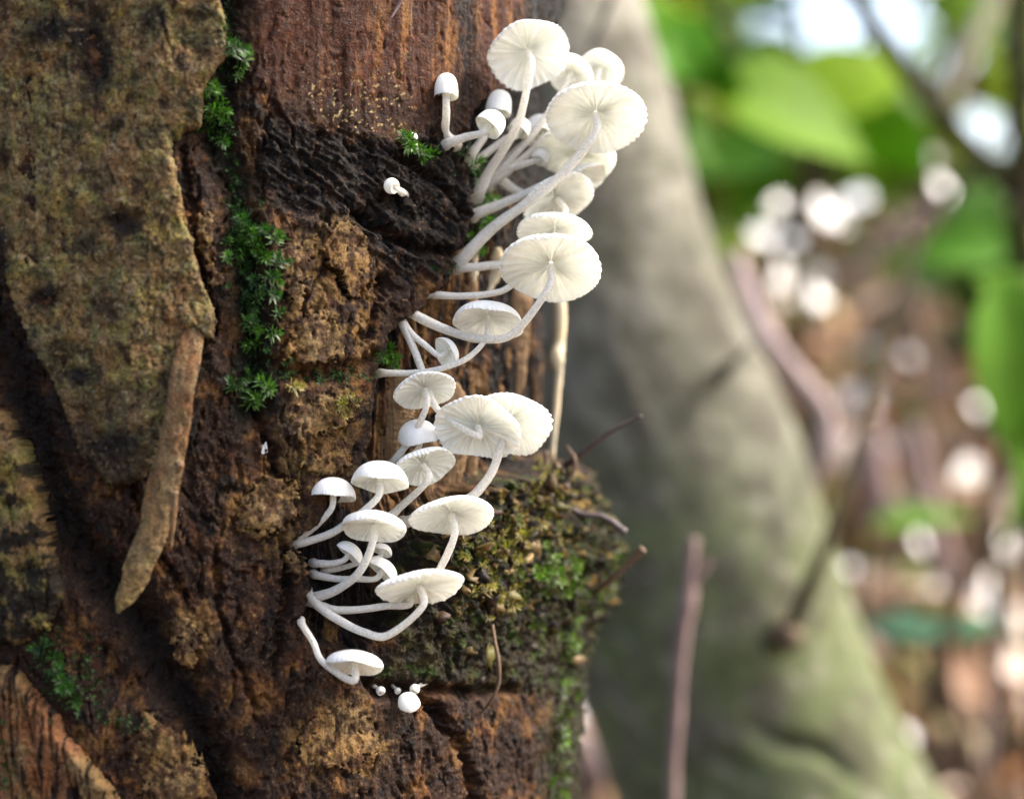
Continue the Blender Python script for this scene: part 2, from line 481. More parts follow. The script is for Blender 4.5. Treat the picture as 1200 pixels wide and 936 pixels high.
def plate_colour(kind):
    def f(px, py, s, z):
        n1 = fbm(s / 60, z / 70, 4, 81, 0.6); n2 = fbm(s / 20, z / 24, 5, 82, 0.65); n3 = fbm(s / 6, z / 7, 3, 83)
        c = np.zeros(px.shape + (3,)) + np.array((0.24, 0.165, 0.085))
        if kind == 'lichen':
            m1 = fbm(s / 34, z / 38, 5, 181, 0.62); m2 = fbm(s / 26, z / 30, 5, 182, 0.62); m3 = fbm(s / 46, z / 70, 4, 183, 0.6)
            c = np.zeros(px.shape + (3,)) + np.array((0.21, 0.15, 0.075))
            c = lerp(c, (0.29, 0.235, 0.09), sstep(0.0, 0.22, m1))
            c = lerp(c, (0.20, 0.19, 0.085), sstep(0.05, 0.28, m2) * 0.8)
            c = lerp(c, (0.27, 0.165, 0.085), sstep(0.08, 0.3, m3) * 0.75)
            c = lerp(c, (0.36, 0.30, 0.19), sstep(0.12, 0.3, fbm(s / 12, z / 13, 4, 184, 0.65)) * 0.6)
            c = lerp(c, (0.075, 0.05, 0.03), sstep(0.06, 0.3, fbm(s / 20, z / 34, 5, 85, 0.68)) * 0.9)
            c = lerp(c, (0.045, 0.05, 0.025), sstep(0.1, 0.36, fbm(s / 60, z / 50, 4, 185, 0.6)) * 0.65)
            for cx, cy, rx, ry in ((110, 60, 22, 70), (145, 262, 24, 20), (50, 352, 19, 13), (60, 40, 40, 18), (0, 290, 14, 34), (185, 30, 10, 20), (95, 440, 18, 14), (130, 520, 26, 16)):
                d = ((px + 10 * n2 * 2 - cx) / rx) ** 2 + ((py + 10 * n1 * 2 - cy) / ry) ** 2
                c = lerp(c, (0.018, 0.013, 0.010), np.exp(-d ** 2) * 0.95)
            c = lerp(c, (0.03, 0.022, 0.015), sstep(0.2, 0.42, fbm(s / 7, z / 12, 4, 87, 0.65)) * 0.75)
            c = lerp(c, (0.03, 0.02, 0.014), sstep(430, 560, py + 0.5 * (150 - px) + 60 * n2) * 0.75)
            c = lerp(c, (0.34, 0.27, 0.18), sstep(0.35, 0.5, n3 + 0.3 * n1) * 0.7)
        elif kind == 'red':
            c = lerp(c, (0.26, 0.13, 0.065), sstep(-0.15, 0.2, n1))
            c = lerp(c, (0.035, 0.02, 0.015), sstep(0.05, 0.3, fbm(s / 9, z / 60, 4, 86)))
        elif kind == 'mossy':
            c = lerp(c, (0.22, 0.19, 0.07), sstep(-0.2, 0.2, n1))
            c = lerp(c, (0.035, 0.027, 0.016), sstep(0.0, 0.25, n2 + 0.25 * sstep(580, 700, py)))
        else:
            c = lerp(c * 1.15, (0.25, 0.165, 0.07), sstep(-0.2, 0.2, n1))
            c = lerp(c, (0.075, 0.038, 0.02), sstep(-0.12, 0.16, n2 + 0.4 * n3) * 0.85)
        return c
    return f

# grid
th_d = np.concatenate([np.radians(np.arange(-26, 62, 0.145)), np.radians(np.arange(62, 112, 0.21))])
th_c = np.radians(np.linspace(112, 334, 60))[:-1]
TH = np.concatenate([th_d, th_c])
zc_hi = np.concatenate([np.arange(510, 900, 14), np.linspace(920, 12000, 70)])
zc_lo = np.concatenate([np.arange(-900, -510, 14)])
ZP = np.concatenate([np.linspace(-4200, -920, 40), zc_lo, np.arange(-510, 510, 1.45), zc_hi])
NT, NZ = len(TH), len(ZP)
th2, zp2 = np.meshgrid(TH, ZP)
S2 = th2 * R0
bx, by, bz = trunk_param(th2, zp2, 0.0)
PXg, PYg = project(bx, by, bz)
back = th2 > np.radians(112)
H2 = relief(PXg, PYg, S2, zp2)
flare = np.clip(-(zp2 + 1200) / 3000, 0, 1) ** 2 * 300 - np.clip((zp2 - 900) / 12000, 0, 1) * 120
H2 = H2 + flare
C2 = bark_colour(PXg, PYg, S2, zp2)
tx, ty, tz = trunk_param(th2, zp2, H2)
Vt = np.stack([tx, ty, tz], -1).reshape(-1, 3)
ii, jj = np.meshgrid(np.arange(NZ - 1), np.arange(NT), indexing='ij')
j2 = (jj + 1) % NT
Ft = np.stack([ii * NT + jj, ii * NT + j2, (ii + 1) * NT + j2, (ii + 1) * NT + jj], -1).reshape(-1, 4)
host = thing("host_tree", (float((XC - 600) * PX), float(-TC * PX), -0.5), "weathered brown tree trunk with peeling lichen bark carrying the white mushrooms", "tree")
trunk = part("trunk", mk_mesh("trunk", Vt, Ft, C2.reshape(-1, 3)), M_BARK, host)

def plate(name, poly, height, kind, edge=7.0, seed=0, rough=1.0, curl=0.0):
    P = np.array(poly)
    sel_j = np.where((PXg[NZ // 2] > P[:, 0].min() - 30) & (PXg[NZ // 2] < P[:, 0].max() + 30) & (TH < np.radians(110)))[0]
    rowpy = PYg[:, 100]
    sel_i = np.where((rowpy > P[:, 1].min() - 40) & (rowpy < P[:, 1].max() + 40) & (np.abs(ZP) < 900))[0]
    sub = np.ix_(sel_i, sel_j)
    px, py, s, z = PXg[sub], PYg[sub], S2[sub], zp2[sub]
    wr = 17 if kind == 'tan' else 7
    sd = poly_sd(px + wr * fbm(px / 16, py / 16, 5, 91 + seed, 0.7), py + wr * fbm(px / 16, py / 16, 5, 95 + seed, 0.7), poly)
    if kind == 'tan':
        height = height * 0.42
        sd = sd - 9 * sstep(0.1, 0.4, fbm(px / 12, py / 12, 4, 120 + seed, 0.65))
    base = 10 * fbm(s / 130, z / 260, 3, 11) + 3 * fbm(s / 40, z / 90, 3, 12)
    ht_ = height * (0.25 + 0.75 * sstep(70, 190, px)) if kind == 'lichen' else height
    h = base + ht_ * sstep(-1.5, edge, sd) ** 0.6 + rough * (3.2 * fbm(s / 11, z / 14, 4, 97 + seed, 0.6) + 5 * fbm(s / 40, z / 46, 3, 98 + seed))
    h = h + curl * np.exp(-np.clip(sd, 0, 99) / 14)
    h = h - rough * (2.2 if kind == 'lichen' else 4) * sstep(0.66, 0.95, ridged(s / 26, z / 48, 3, 99 + seed))
    if kind == 'lichen':
        for cx, cy, rx, ry in ((145, 262, 18, 15), (50, 352, 14, 10), (110, 70, 14, 40)):
            h = h - 9 * np.exp(-((px - cx) / rx) ** 2 - ((py - cy) / ry) ** 2)
    if kind == 'lichen':
        h = h - 3.5 * sstep(0.72, 0.95, ridged(s / 40 + z / 200, z / 120, 4, 46)) - 1.6 * sstep(0.5, 0.9, ridged(s / 11, z / 13, 3, 47))
    if kind == 'red':
        h = h - 8 * sstep(0.5, 0.9, ridged(s / 14 + z / 90, z / 160, 3, 44))
    h = np.where(sd < 0, -30, h) + 0.0
    col = plate_colour(kind)(px, py, s, z)
    x, y, zz = trunk_param(th2[sub], z, h)
    V = np.stack([x, y, zz], -1).reshape(-1, 3)
    ok = (sd > -2.2)
    ni, nj = px.shape
    a, b = np.meshgrid(np.arange(ni - 1), np.arange(nj - 1), indexing='ij')
    keep = ok[:-1, :-1] & ok[1:, :-1] & ok[:-1, 1:] & ok[1:, 1:]
    a, b = a[keep], b[keep]
    F = np.stack([a * nj + b, a * nj + b + 1, (a + 1) * nj + b + 1, (a + 1) * nj + b], -1)
    used = np.unique(F); remap = np.zeros(len(V), np.int64); remap[used] = np.arange(len(used))
    me = mk_mesh(name, V[used], remap[F], col.reshape(-1, 3)[used])
    return part(name, me, M_BARK, host)

plate("bark_plate", [(-120, -60), (248, -60), (262, 20), (268, 62), (240, 100), (236, 148), (202, 166), (214, 240), (236, 320), (253, 372), (252, 402), (238, 396),
                     (224, 388), (220, 432), (196, 510), (172, 560), (130, 575), (92, 530), (64, 452), (36, 405), (12, 340), (0, 282), (-120, 250)], 17, 'lichen', 8, 0, 1.1, 3)
plate("bark_plate", [(-120, 470), (0, 478), (24, 512), (44, 570), (60, 640), (78, 692), (58, 738), (22, 757), (-120, 735)], 16, 'mossy', 9, 3, 1.1)
plate("bark_plate", [(-120, 772), (14, 776), (40, 802), (68, 830), (74, 852), (108, 888), (130, 915), (178, 985), (-120, 990)], 22, 'red', 9, 5, 1.2, 3)
plate("bark_plate", [(172, 826), (212, 858), (238, 890), (258, 950), (262, 1010), (205, 1010), (172, 930), (150, 880)], 9, 'tan', 12, 7, 1.2)
plate("bark_flake", [(231, 256), (248, 250), (253, 300), (260, 330), (254, 345), (244, 330), (236, 296)], 12, 'tan', 5, 9, 0.8)
plate("bark_flake", [(328, 288), (366, 272), (374, 300), (352, 340), (356, 392), (342, 402), (326, 380), (338, 350), (322, 322)], 9, 'tan', 5, 10, 1.0)
plate("bark_flake", [(380, 265), (420, 262), (434, 300), (430, 345), (408, 352), (396, 320), (376, 305)], 8, 'tan', 5, 11, 1.0)
plate("bark_flake", [(340, 380), (372, 360), (402, 384), (410, 420), (370, 428), (330, 424)], 9, 'tan', 5, 12, 1.0)
plate("bark_flake", [(345, 472), (406, 450), (424, 478), (402, 502), (352, 518), (336, 504)], 9, 'tan', 5, 13, 1.0)
plate("bark_flake", [(302, 560), (344, 556), (352, 604), (322, 628), (276, 630), (280, 590)], 8, 'tan', 6, 14, 1.0)
plate("bark_flake", [(345, 540), (398, 522), (418, 545), (372, 562)], 7, 'tan', 5, 15, 1.0)
plate("bark_flake", [(336, 648), (352, 645), (364, 668), (350, 684), (334, 672)], 8, 'tan', 5, 16, 1.0)
plate("bark_flake", [(200, 722), (228, 720), (240, 756), (222, 786), (202, 768)], 7, 'tan', 5, 17, 1.0)
plate("bark_flake", [(370, 832), (420, 822), (448, 872), (418, 905), (354, 898), (344, 862)], 6, 'tan', 6, 18, 1.0)

bpy.context.view_layer.update()
SURF = [o for o in host.children if o.type == 'MESH']

def hit(px, py):
    """nearest point of the host tree seen through a photo pixel -> (point, normal)"""
    d = (W(px, py, 0) - CAM).normalized()
    best = None
    for o in SURF:
        mi = o.matrix_world.inverted()
        ok, loc, nor, idx = o.ray_cast(mi @ CAM, (mi.to_3x3() @ d).normalized())
        if ok:
            loc = o.matrix_world @ loc
            dist = (loc - CAM).length
            if best is None or dist < best[0]: best = (dist, loc, (o.matrix_world.to_3x3() @ nor).normalized())
    return (best[1], best[2]) if best else None

def t_of(p):
    return -p.y / PX

# splintered wood strips in the hollow
def splinter(px0, py0, px1, py1, w, mat, lift=6, seed=0, taper=0.5):
    a = hit(px0, py0); b = hit(px1, py1); m = hit((px0 + px1) / 2, (py0 + py1) / 2)
    if not (a and b and m): return
    t = min(t_of(a[0]), t_of(b[0]), t_of(m[0])) + lift
    pts = [W(px0 + (px1 - px0) * u + 3 * math.sin(seed * 3 + u * 5), py0 + (py1 - py0) * u, t + 3 * math.sin(u * 4 + seed)) for u in np.linspace(0, 1, 6)]
    V, F = tube(pts, [w * PX * taper * 0.6, w * PX, w * PX * 0.95, w * PX * 0.8, w * PX * 0.7, w * PX * taper * 0.4], 60, 26, 0.5, seed, 0.35, 3.2)
    part("wood_splinter", faces_mesh("wood_splinter", V, F), mat, host)

for i, (a, b, c, d, w, m) in enumerate([(608, 322, 600, 470, 21, M_WOOD), (583, 290, 574, 345, 9, M_PALE), (558, 285, 552, 330, 8, M_PALE), (532, 448, 522, 600, 22, M_WOOD),
                                        (470, 440, 452, 560, 24, M_WOOD), (556, 300, 520, 500, 12, M_WOOD), (500, 500, 500, 590, 12, M_WOOD), (545, 470, 548, 580, 14, M_WOOD),
                                        (625, 440, 622, 520, 8, M_WOOD)]):
    splinter(a, b, c, d, w, m, 7, i + 1)

# ------------------------------------------------------------------ mushrooms
CY = math.cos
def cap_meshes(R, H, p, axis, c, N, seed, kind, wob=0.04, fold=0.0):
    """world-space meshes: top skin and gilled underside; axis = direction of the top"""
    rs = random.Random(seed)
    ax = Vector(axis).normalized()
    ref = Vector((0, 0, 1)) if abs(ax.z) < 0.9 else Vector((1, 0, 0))
    e1 = ax.cross(ref).normalized(); e2 = ax.cross(e1).normalized()
    e1, e2, ax = np.array(e1), np.array(e2), np.array(ax)
    c = np.array(c)
    NP = N * 10
    ph = np.linspace(0, 2 * np.pi, NP, endpoint=False)
    p1, p2, p3 = rs.uniform(0, 6), rs.uniform(0, 6), rs.uniform(0, 6)
    lobes = 1 + wob * np.sin(2 * ph + p1) + wob * 0.7 * np.sin(3 * ph + p2) + wob * 0.5 * np.sin(5 * ph + p3)
    wave = wob * 1.3 * np.sin(2 * ph + p2) + wob * 0.8 * np.sin(4 * ph + p1)
    if fold:
        g = np.exp(-((np.angle(np.exp(1j * (ph - p3)))) / 0.35) ** 2)
        lobes = lobes - fold * g; wave = wave + fold * 0.9 * g
    amax = math.pi / 2 if kind != 'button' else 2.25
    A = np.linspace(0, 1, 22) ** 0.8 * amax
    sa = np.abs(np.sin(A)) ** (2.0 / p); ca = np.sign(np.cos(A)) * np.abs(np.cos(A)) ** (2.0 / p)
    rr, zz = sa, ca * H
    rib = {'flat': 1.0, 'dome': 0.5, 'bell': 0.12, 'button': 0.0}[kind]
    ga = 0.8 * np.sin(3 * ph + p1) + 0.6 * np.sin(5 * ph + p2) + 0.45 * np.sin(11 * ph + p3)
    amp_ = np.clip(0.75 + 0.35 * np.sin(4 * ph + p3) + 0.3 * np.sin(9 * ph + p1), 0.15, 1.3)
    w8 = 1 - (0.5 - 0.5 * np.cos(N * ph + 2 * ga)) * rib * amp_
    phj = ph + 0.02 * np.sin(7 * ph + p1)
    def put(r, z):
        return c + (r * np.cos(phj))[:, None] * e1 * R + (r * np.sin(phj))[:, None] * e2 * R + (z * np.ones(NP))[:, None] * ax * R
    V = []
    for k in range(len(A)):
        u = A[k] / amax
        f = u ** 2
        sc = 1 - 0.052 * f ** 5 * (1 - w8) + 0.004 * f * w8
        z = zz[k] + wave * f - 0.03 * f ** 2 * (1 - w8) - 0.05 * H * math.exp(-(rr[k] / 0.18) ** 2) * (kind == 'flat')
        V.append(put(rr[k] * (1 + (lobes - 1) * f) * sc, z))
    n = len(A)
    ii_, jj_ = np.meshgrid(np.arange(n - 1), np.arange(NP), indexing='ij'); jn = (jj_ + 1) % NP
    F = np.stack([ii_ * NP + jj_, (ii_ + 1) * NP + jj_, (ii_ + 1) * NP + jn, ii_ * NP + jn], -1).reshape(-1, 4)
    top = mk_mesh("cap", np.concatenate(V), F)
    # underside from the rim to the stem
    rim_r, rim_z = rr[-1], zz[-1]
    Q = np.linspace(1, 0.04, 18)
    V = []
    jit = 0.25 * np.sin(3 * ph + p2) + 0.2 * np.sin(8 * ph + p3)
    full = (0.5 + 0.5 * np.cos(N / 2 * ph + ga)) ** 1.6
    half = (0.5 - 0.5 * np.cos(N / 2 * ph + ga)) ** 3.0 * (0.5 + 0.5 * np.sin(13 * ph + p1) * 0.6)
    for q in Q:
        r = q * rim_r
        ztop = H * max(0.0, 1 - min(1, q) ** p) ** (1 / p) if kind != 'button' else H * math.sqrt(max(0, 1 - r * r)) * (1 - q) + rim_z * q
        th = 0.045 + 0.10 * (1 - q)
        valley = ztop - th * (1 - q ** 8) - 0.004
        if kind == 'button': edge = rim_z + (ztop - rim_z) * 0.3 * (1 - q)
        else: edge = (0.42 if kind == 'flat' else 0.30) * H * (1 - q ** 1.6)
        edge = min(edge, valley)
        dpt = (valley - edge)
        long_g = full * (1 - 0.75 * sstep(0.25, 0.04, q))
        short_g = half * float(sstep(0.42, 0.62, q))
        g = np.clip(long_g + short_g, 0, 1)
        damp = min(1.0, (1 - q) * 22)
        prof = valley - (max(dpt, 0.15 * damp) * (0.42 if dpt > 0.2 else 0.9)) * g * damp
        if dpt > 0.2: prof = prof - 0.55 * dpt * damp
        f = q ** 2
        sc = 1 - 0.052 * f ** 5 * (1 - w8) + 0.004 * f * w8
        V.append(put(r * (1 + (lobes - 1) * f) * sc, prof + wave * f - 0.03 * f ** 2 * (1 - w8)))
    n = len(Q)
    ii_, jj_ = np.meshgrid(np.arange(n - 1), np.arange(NP), indexing='ij'); jn = (jj_ + 1) % NP
    F = np.stack([ii_ * NP + jj_, (ii_ + 1) * NP + jj_, (ii_ + 1) * NP + jn, ii_ * NP + jn], -1).reshape(-1, 4)
    under = mk_mesh("gills", np.concatenate(V), F)
    z_in = 0.25 * H
    return top, under, Vector(c + ax * R * z_in)

GRP = "white mushrooms growing from the trunk"
def mushroom(cx, cy, w, ba, rot, kind, stem, label, dt=0, side='u', H=None, sr=(8, 5), fold=0.0, seed=None, N=30, tb=None, pull=0.45, wob=0.035, enter=True, clear=False):
    """cx,cy,w: rim centre and rim width in photo pixels; ba: rim ellipse ratio; rot: lean of the top in degrees (+ = towards the photo's right);
    stem: photo points from base to cap; dt: how far the cap stands nearer than the stem base (px); side u = gills seen, t = top seen"""
    seed = seed if seed is not None else int(cx * 7 + cy)
    if w > 70 and kind == 'flat': N = 40
    elif w > 48 and N == 30: N = 36
    b0 = stem[0]
    t0 = (t_cyl(b0[0]) - 18) if tb is None else tb
    tc = t0 + dt
    if clear:
        for yy in (cy, cy - w * (H or 1) * 0.5):
            hq = hit(cx, yy)
            if hq: tc = max(tc, t_of(hq[0]) + w * 0.5 + 1)
    k = (D0 - tc * PX) / D0
    R = w / 2 * PX * k
    al = math.acos(max(-1, min(1, ba)))
    ph = math.radians(rot)
    axis = Vector((math.sin(ph) * math.sin(al), math.cos(al) * (1 if side == 'u' else -1), math.cos(ph) * math.sin(al)))
    prm = {'flat': (0.34, 2.0), 'dome': (0.78, 2.1), 'bell': (1.5, 2.8), 'button': (1.0, 2.0)}[kind]
    hh = H if H is not None else prm[0]
    c = W(cx, cy, tc)
    top, under, inner = cap_meshes(R, hh, prm[1], axis, c, N, seed, kind, wob if kind in ('flat', 'dome') else 0.015, fold)
    pre = c - axis * R * pull
    t_pre = t_of(pre)
    pts = []
    q_ = (600 + pre.x / PX * D0 / (D0 + pre.y), 468 - pre.z / PX * D0 / (D0 + pre.y))
    stem = [p for i, p in enumerate(stem) if i < 2 or math.dist(p, q_) > 0.3 * w]
    n = len(stem)
    L = [0.0]
    full = list(stem) + [(600 + pre.x / PX * D0 / (D0 + pre.y), 468 - pre.z / PX * D0 / (D0 + pre.y))]
    for a, b in zip(full[:-1], full[1:]): L.append(L[-1] + math.dist(a, b))
    for i, p in enumerate(stem):
        u = L[i] / L[-1]
        pts.append(W(p[0], p[1], t0 + (t_pre - t0) * (u * u * (3 - 2 * u) * 0.6 + u * 0.4)))
    if enter:
        d0 = (pts[0] - pts[1]).normalized() if n > 1 else Vector((-1, 0, 0))
        pts.insert(0, pts[0] + d0 * 7 * PX + Vector((0, 9 * PX, 0)))
    if math.dist(full[-1], full[-2]) > 5: pts.append(pre)
    pts.append(inner)
    r0, r1 = sr[0] * 0.82, sr[1] * 0.82
    rad = [r0 * 1.5, r0 * 1.15] + [r0 + (r1 - r0) * min(1, (i + 1) / max(1, len(pts) - 3)) for i in range(len(pts) - 2)]
    rad[-1] = r1 * 1.15
    V, F = tube(pts, [r * PX * k for r in rad], max(24, 7 * len(pts)), 14, 0.14, seed % 97, 1.0, 1.6, cap=False)
    root = thing("mushroom", pts[0], label, "mushroom", GRP)
    cp = part("cap", top, M_CAP, root)
    part("gills", under, M_GILL, cp)
    ns_ = len(V) // 14
    uu = np.repeat(np.linspace(0, 1, ns_), 14)[:, None]
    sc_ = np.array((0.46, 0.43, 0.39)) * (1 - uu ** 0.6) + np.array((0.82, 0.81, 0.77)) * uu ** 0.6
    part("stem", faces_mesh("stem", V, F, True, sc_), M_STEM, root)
    return root

MU = [
 # upper cluster
 dict(a=(620, 64, 97, 0.72, -12, 'flat', [(562, 224), (574, 200), (592, 172), (608, 142), (616, 110)]), label="tall white mushroom with ribbed gills turned outward, highest cap of the cluster", dt=26, sr=(7.5, 4.4), fold=0.10, wob=.045),
 dict(a=(668, 90, 56, 0.62, 30, 'dome', [(575, 210), (600, 185), (630, 150), (652, 118)]), label="white mushroom tucked behind the highest cap, gills tilting towards the dark wood", dt=-10, sr=(6, 4)),
 dict(a=(703, 84, 54, 0.80, 20, 'dome', [(575, 215), (620, 180), (670, 130), (695, 105)]), label="round white mushroom overlapped by the tilted cap beside the highest mushroom", dt=-30, sr=(6, 4)),
 dict(a=(698, 139, 117, 0.60, 4, 'flat', [(540, 306), (573, 271), (613, 241), (653, 210), (684, 180)]), label="largest upper white mushroom with broad scalloped cap on a long slanting stem", dt=30, sr=(8.5, 6.0), wob=.03),
 dict(a=(676, 182, 96, 0.55, 8, 'flat', [(560, 250), (590, 238), (620, 225), (655, 200)]), label="white mushroom cap half hidden directly under the largest upper cap", dt=-22, sr=(7, 5)),
 dict(a=(682, 214, 66, 0.34, -28, 'flat', [(584, 209), (606, 224), (628, 230), (658, 228)]), label="small white mushroom seen edge-on with a grey stem curving below the broad scalloped cap", dt=4, sr=(6.5, 4.5), H=.42),
 dict(a=(654, 236, 92, 0.48, -24, 'flat', [(541, 314), (566, 312), (600, 306), (628, 282), (640, 262)]), label="thin white mushroom leaning behind the crossing stems of the upper cluster", dt=-20, sr=(6, 4.5)),
 dict(a=(650, 273, 86, 0.42, 2, 'flat', [(505, 345), (540, 347), (575, 344), (600, 334), (636, 306)]), label="flat white mushroom resting just above the wide fluted cap", dt=-12, sr=(5, 4)),
 dict(a=(523, 114, 28, 0.22, 0, 'bell', [(530, 165), (522, 155), (523, 138)]), label="white mushroom with thimble-shaped cap on an upright stem against dark wood", dt=4, sr=(6.5, 5), H=2.05, side='u', N=24, pull=0.6, tb=None, clear=True),
 dict(a=(571, 150, 34, 0.40, 40, 'bell', [(526, 168), (545, 161)]), label="white thimble-capped mushroom with a sideways stem joined to the upright one", dt=6, sr=(6.5, 5), H=1.35, N=24, pull=0.5, tb=None),
 dict(a=(583, 133, 30, 0.25, 10, 'bell', [(552, 182), (562, 168), (573, 152)]), label="white thimble-shaped mushroom standing just behind the sideways thimble-capped one", dt=-6, sr=(6, 4.5), H=1.9, N=24),
 dict(a=(607, 155, 26, 0.35, 25, 'bell', [(560, 188), (580, 172), (594, 162)]), label="small pale bell mushroom mostly covered by the stem of the highest mushroom", dt=-10, sr=(5.5, 4.5), H=1.4, N=24),
 dict(a=(632, 160, 36, 0.50, 5, 'bell', [(582, 199), (600, 181), (616, 168)]), label="bell-shaped white mushroom with gills showing between the highest stem and broad cap", dt=-8, sr=(5.5, 4.5), H=1.5, N=26),
 dict(a=(634, 184, 22, 0.5, 30, 'button', [(576, 212), (590, 200), (610, 194), (622, 190)]), label="tiny round white button mushroom under the gilled bell mushroom", dt=2, sr=(5.5, 4), N=20),
 # wide fluted cap and neighbours
 dict(a=(645, 316, 123, 0.56, 6, 'flat', [(475, 361), (492, 372), (527, 388), (564, 397), (601, 391), (631, 370)]), label="wide fluted white mushroom on a long stem curving like a bow", dt=34, sr=(7.5, 5.2), wob=.03),
 dict(a=(571, 380, 82, 0.42, 4, 'dome', [(452, 437), (480, 437), (512, 433), (547, 420), (564, 402)]), label="white domed mushroom resting behind the bow-shaped stem", dt=0, sr=(4.6, 3.8), H=.55),
 dict(a=(521, 414, 38, 0.55, 65, 'dome', [(470, 375), (483, 392), (498, 404)]), label="tiny white bell mushroom tilted sideways beneath the bow-shaped stem", dt=8, sr=(5.5, 3.6), H=.75, N=22),
 dict(a=(498, 459, 75, 0.52, -12, 'flat', [(462, 540), (474, 524), (488, 503), (495, 482)]), label="pale oval mushroom crossed by the long speckled stem above the small dome", dt=16, sr=(5.5, 4.2)),
 dict(a=(560, 503, 100, 0.74, 8, 'flat', [(469, 374), (482, 402), (497, 440), (513, 480), (531, 503), (548, 509)]), label="broad white mushroom hanging gills-out from a speckled drooping stem", dt=26, sr=(5.8, 4.6), pull=.22, wob=.045),
 dict(a=(594, 498, 102, 0.72, 16, 'flat', [(478, 611), (505, 602), (549, 584), (567, 567), (580, 545)]), label="big smooth white mushroom overlapping behind the one on the drooping stem", dt=-2, sr=(7, 6), wob=.05, fold=.06),
 dict(a=(490, 514, 48, 0.28, -4, 'dome', [(455, 562), (470, 546), (483, 528)]), label="small white domed mushroom behind the stem of the pale oval mushroom", dt=-6, sr=(5, 4), H=.95, side='t'),
 # lower cluster
 dict(a=(497, 548, 76, 0.50, -20, 'flat', [(457, 606), (468, 595), (484, 572)]), label="white mushroom with slanted gills beside the dome on the long low stem", dt=10, sr=(6.5, 4.5), H=.4),
 dict(a=(445, 567, 65, 0.34, 4, 'dome', [(347, 637), (368, 632), (393, 622), (424, 600), (437, 584)]), label="white domed mushroom on a long low stem above the gilled parasol", dt=8, sr=(6, 4.8), H=.82),
 dict(a=(390, 583, 52, 0.22, 4, 'dome', [(350, 630), (364, 621), (379, 607)]), label="small umbrella-shaped white mushroom on a speckled stem by the brown bark", dt=8, sr=(5.5, 4.2), H=.92),
 dict(a=(438, 621, 78, 0.40, 5, 'dome', [(368, 700), (396, 690), (422, 669), (436, 644)]), label="white parasol mushroom with radiating gills on a thick grey curved stem", dt=22, sr=(7, 5.2), H=.52),
 dict(a=(408, 650, 36, 0.25, 40, 'dome', [(372, 660), (388, 660)]), label="little white dome mushroom tucked under the gilled parasol", dt=6, sr=(5, 4), H=.8, N=24),
 dict(a=(446, 671, 42, 0.3, 42, 'dome', [(373, 674), (395, 678), (418, 678), (432, 675)]), label="white half-dome mushroom leaning away between parasol and ribbed disc", dt=-2, sr=(5, 4.2), H=.8, N=26),
 dict(a=(447, 647, 26, 0.4, 20, 'dome', [(385, 668), (405, 664), (430, 656)]), label="faint little mushroom cap peeping behind the leaning half-dome", dt=-22, sr=(4, 3.5), H=.8, N=22),
 dict(a=(530, 607, 99, 0.46, -8, 'flat', [(480, 705), (500, 688), (517, 664), (527, 643)]), label="flat white mushroom with straight stem dropping behind the ribbed disc", dt=20, sr=(6, 5.2), tb=2),
 dict(a=(492, 689, 102, 0.42, -10, 'flat', [(362, 698), (376, 712), (393, 724), (425, 740), (455, 744), (480, 735), (491, 717)]), label="ribbed white disc mushroom on a stem sweeping down and up again", dt=30, sr=(7, 5), H=.26),
 dict(a=(480, 696, 56, 0.35, 0, 'dome', [(366, 706), (392, 714), (420, 714), (452, 710)]), label="mushroom with level grey stem running behind the ribbed disc", dt=-6, sr=(6, 4.6), H=.5),
 dict(a=(415, 782, 70, 0.36, 4, 'dome', [(355, 733), (367, 752), (379, 776), (393, 794), (405, 799)]), label="lowest gilled white mushroom on a hooked stem, apart from the rest", dt=22, sr=(4.4, 5.2), H=.56, tb=None),
 # tiny ones
 dict(a=(479, 823, 26, 0.85, 10, 'dome', [(484, 808), (482, 814)]), label="tiny round mushroom in the dark slit below the cluster", dt=10, sr=(3.5, 3), H=.6, side='t', N=20, tb=-12),
 dict(a=(446, 809, 11, 0.7, -20, 'button', [(438, 803), (441, 805)]), label="pinhead mushroom at the near end of the dark slit", dt=6, sr=(3, 2.5), N=14, tb=8),
 dict(a=(466, 809, 8, 0.7, -20, 'button', [(460, 803), (463, 806)]), label="very small pinhead mushroom in the middle of the dark slit", dt=6, sr=(2.5, 2), N=14, tb=0),
 dict(a=(486, 807, 12, 0.6, 20, 'button', [(494, 802), (490, 804)]), label="pinhead mushroom touching the tiny round one in the slit", dt=4, sr=(3, 2.5), N=14, tb=-12),
 dict(a=(484, 161, 11, 0.6, 0, 'button', [(488, 172), (486, 167)]), label="pinhead mushroom standing in a green moss tuft", dt=10, sr=(3, 2.5), N=14, tb=None),
 dict(a=(459, 218, 19, 0.5, -60, 'button', [(472, 226), (466, 222)]), label="solitary pale button mushroom on black wrinkled bark", dt=12, sr=(5, 4.5), N=16, tb=None),
]
for m in MU:
    kw = {k: v for k, v in m.items() if k not in ('a', 'label')}
    b = m['a'][6][0]
    if kw.get('tb', 0) is None or ('tb' in kw and kw['tb'] is not None and m['a'][2] < 30):
        h_ = hit(*b)
        if h_: kw['tb'] = t_of(h_[0]) + (5 if m['a'][2] > 30 else 0)
        kw['clear'] = m['a'][2] < 30
    mushroom(*m['a'][:6], m['a'][6], m['label'], **kw)

# ------------------------------------------------------------------ hanging broken twig and small scraps on the host
def tube_obj(name, pts, rad, mat, parent=None, nseg=40, nside=14, bmp=0.25, seed=1, flat=1.0, freq=1.5, **kw):
    V, F = tube(pts, rad, nseg, nside, bmp, seed, flat, freq)
    me = faces_mesh(name, V, F)
    return part(name, me, mat, parent, **kw) if parent is not None else obj(name, me, mat, None, **kw)

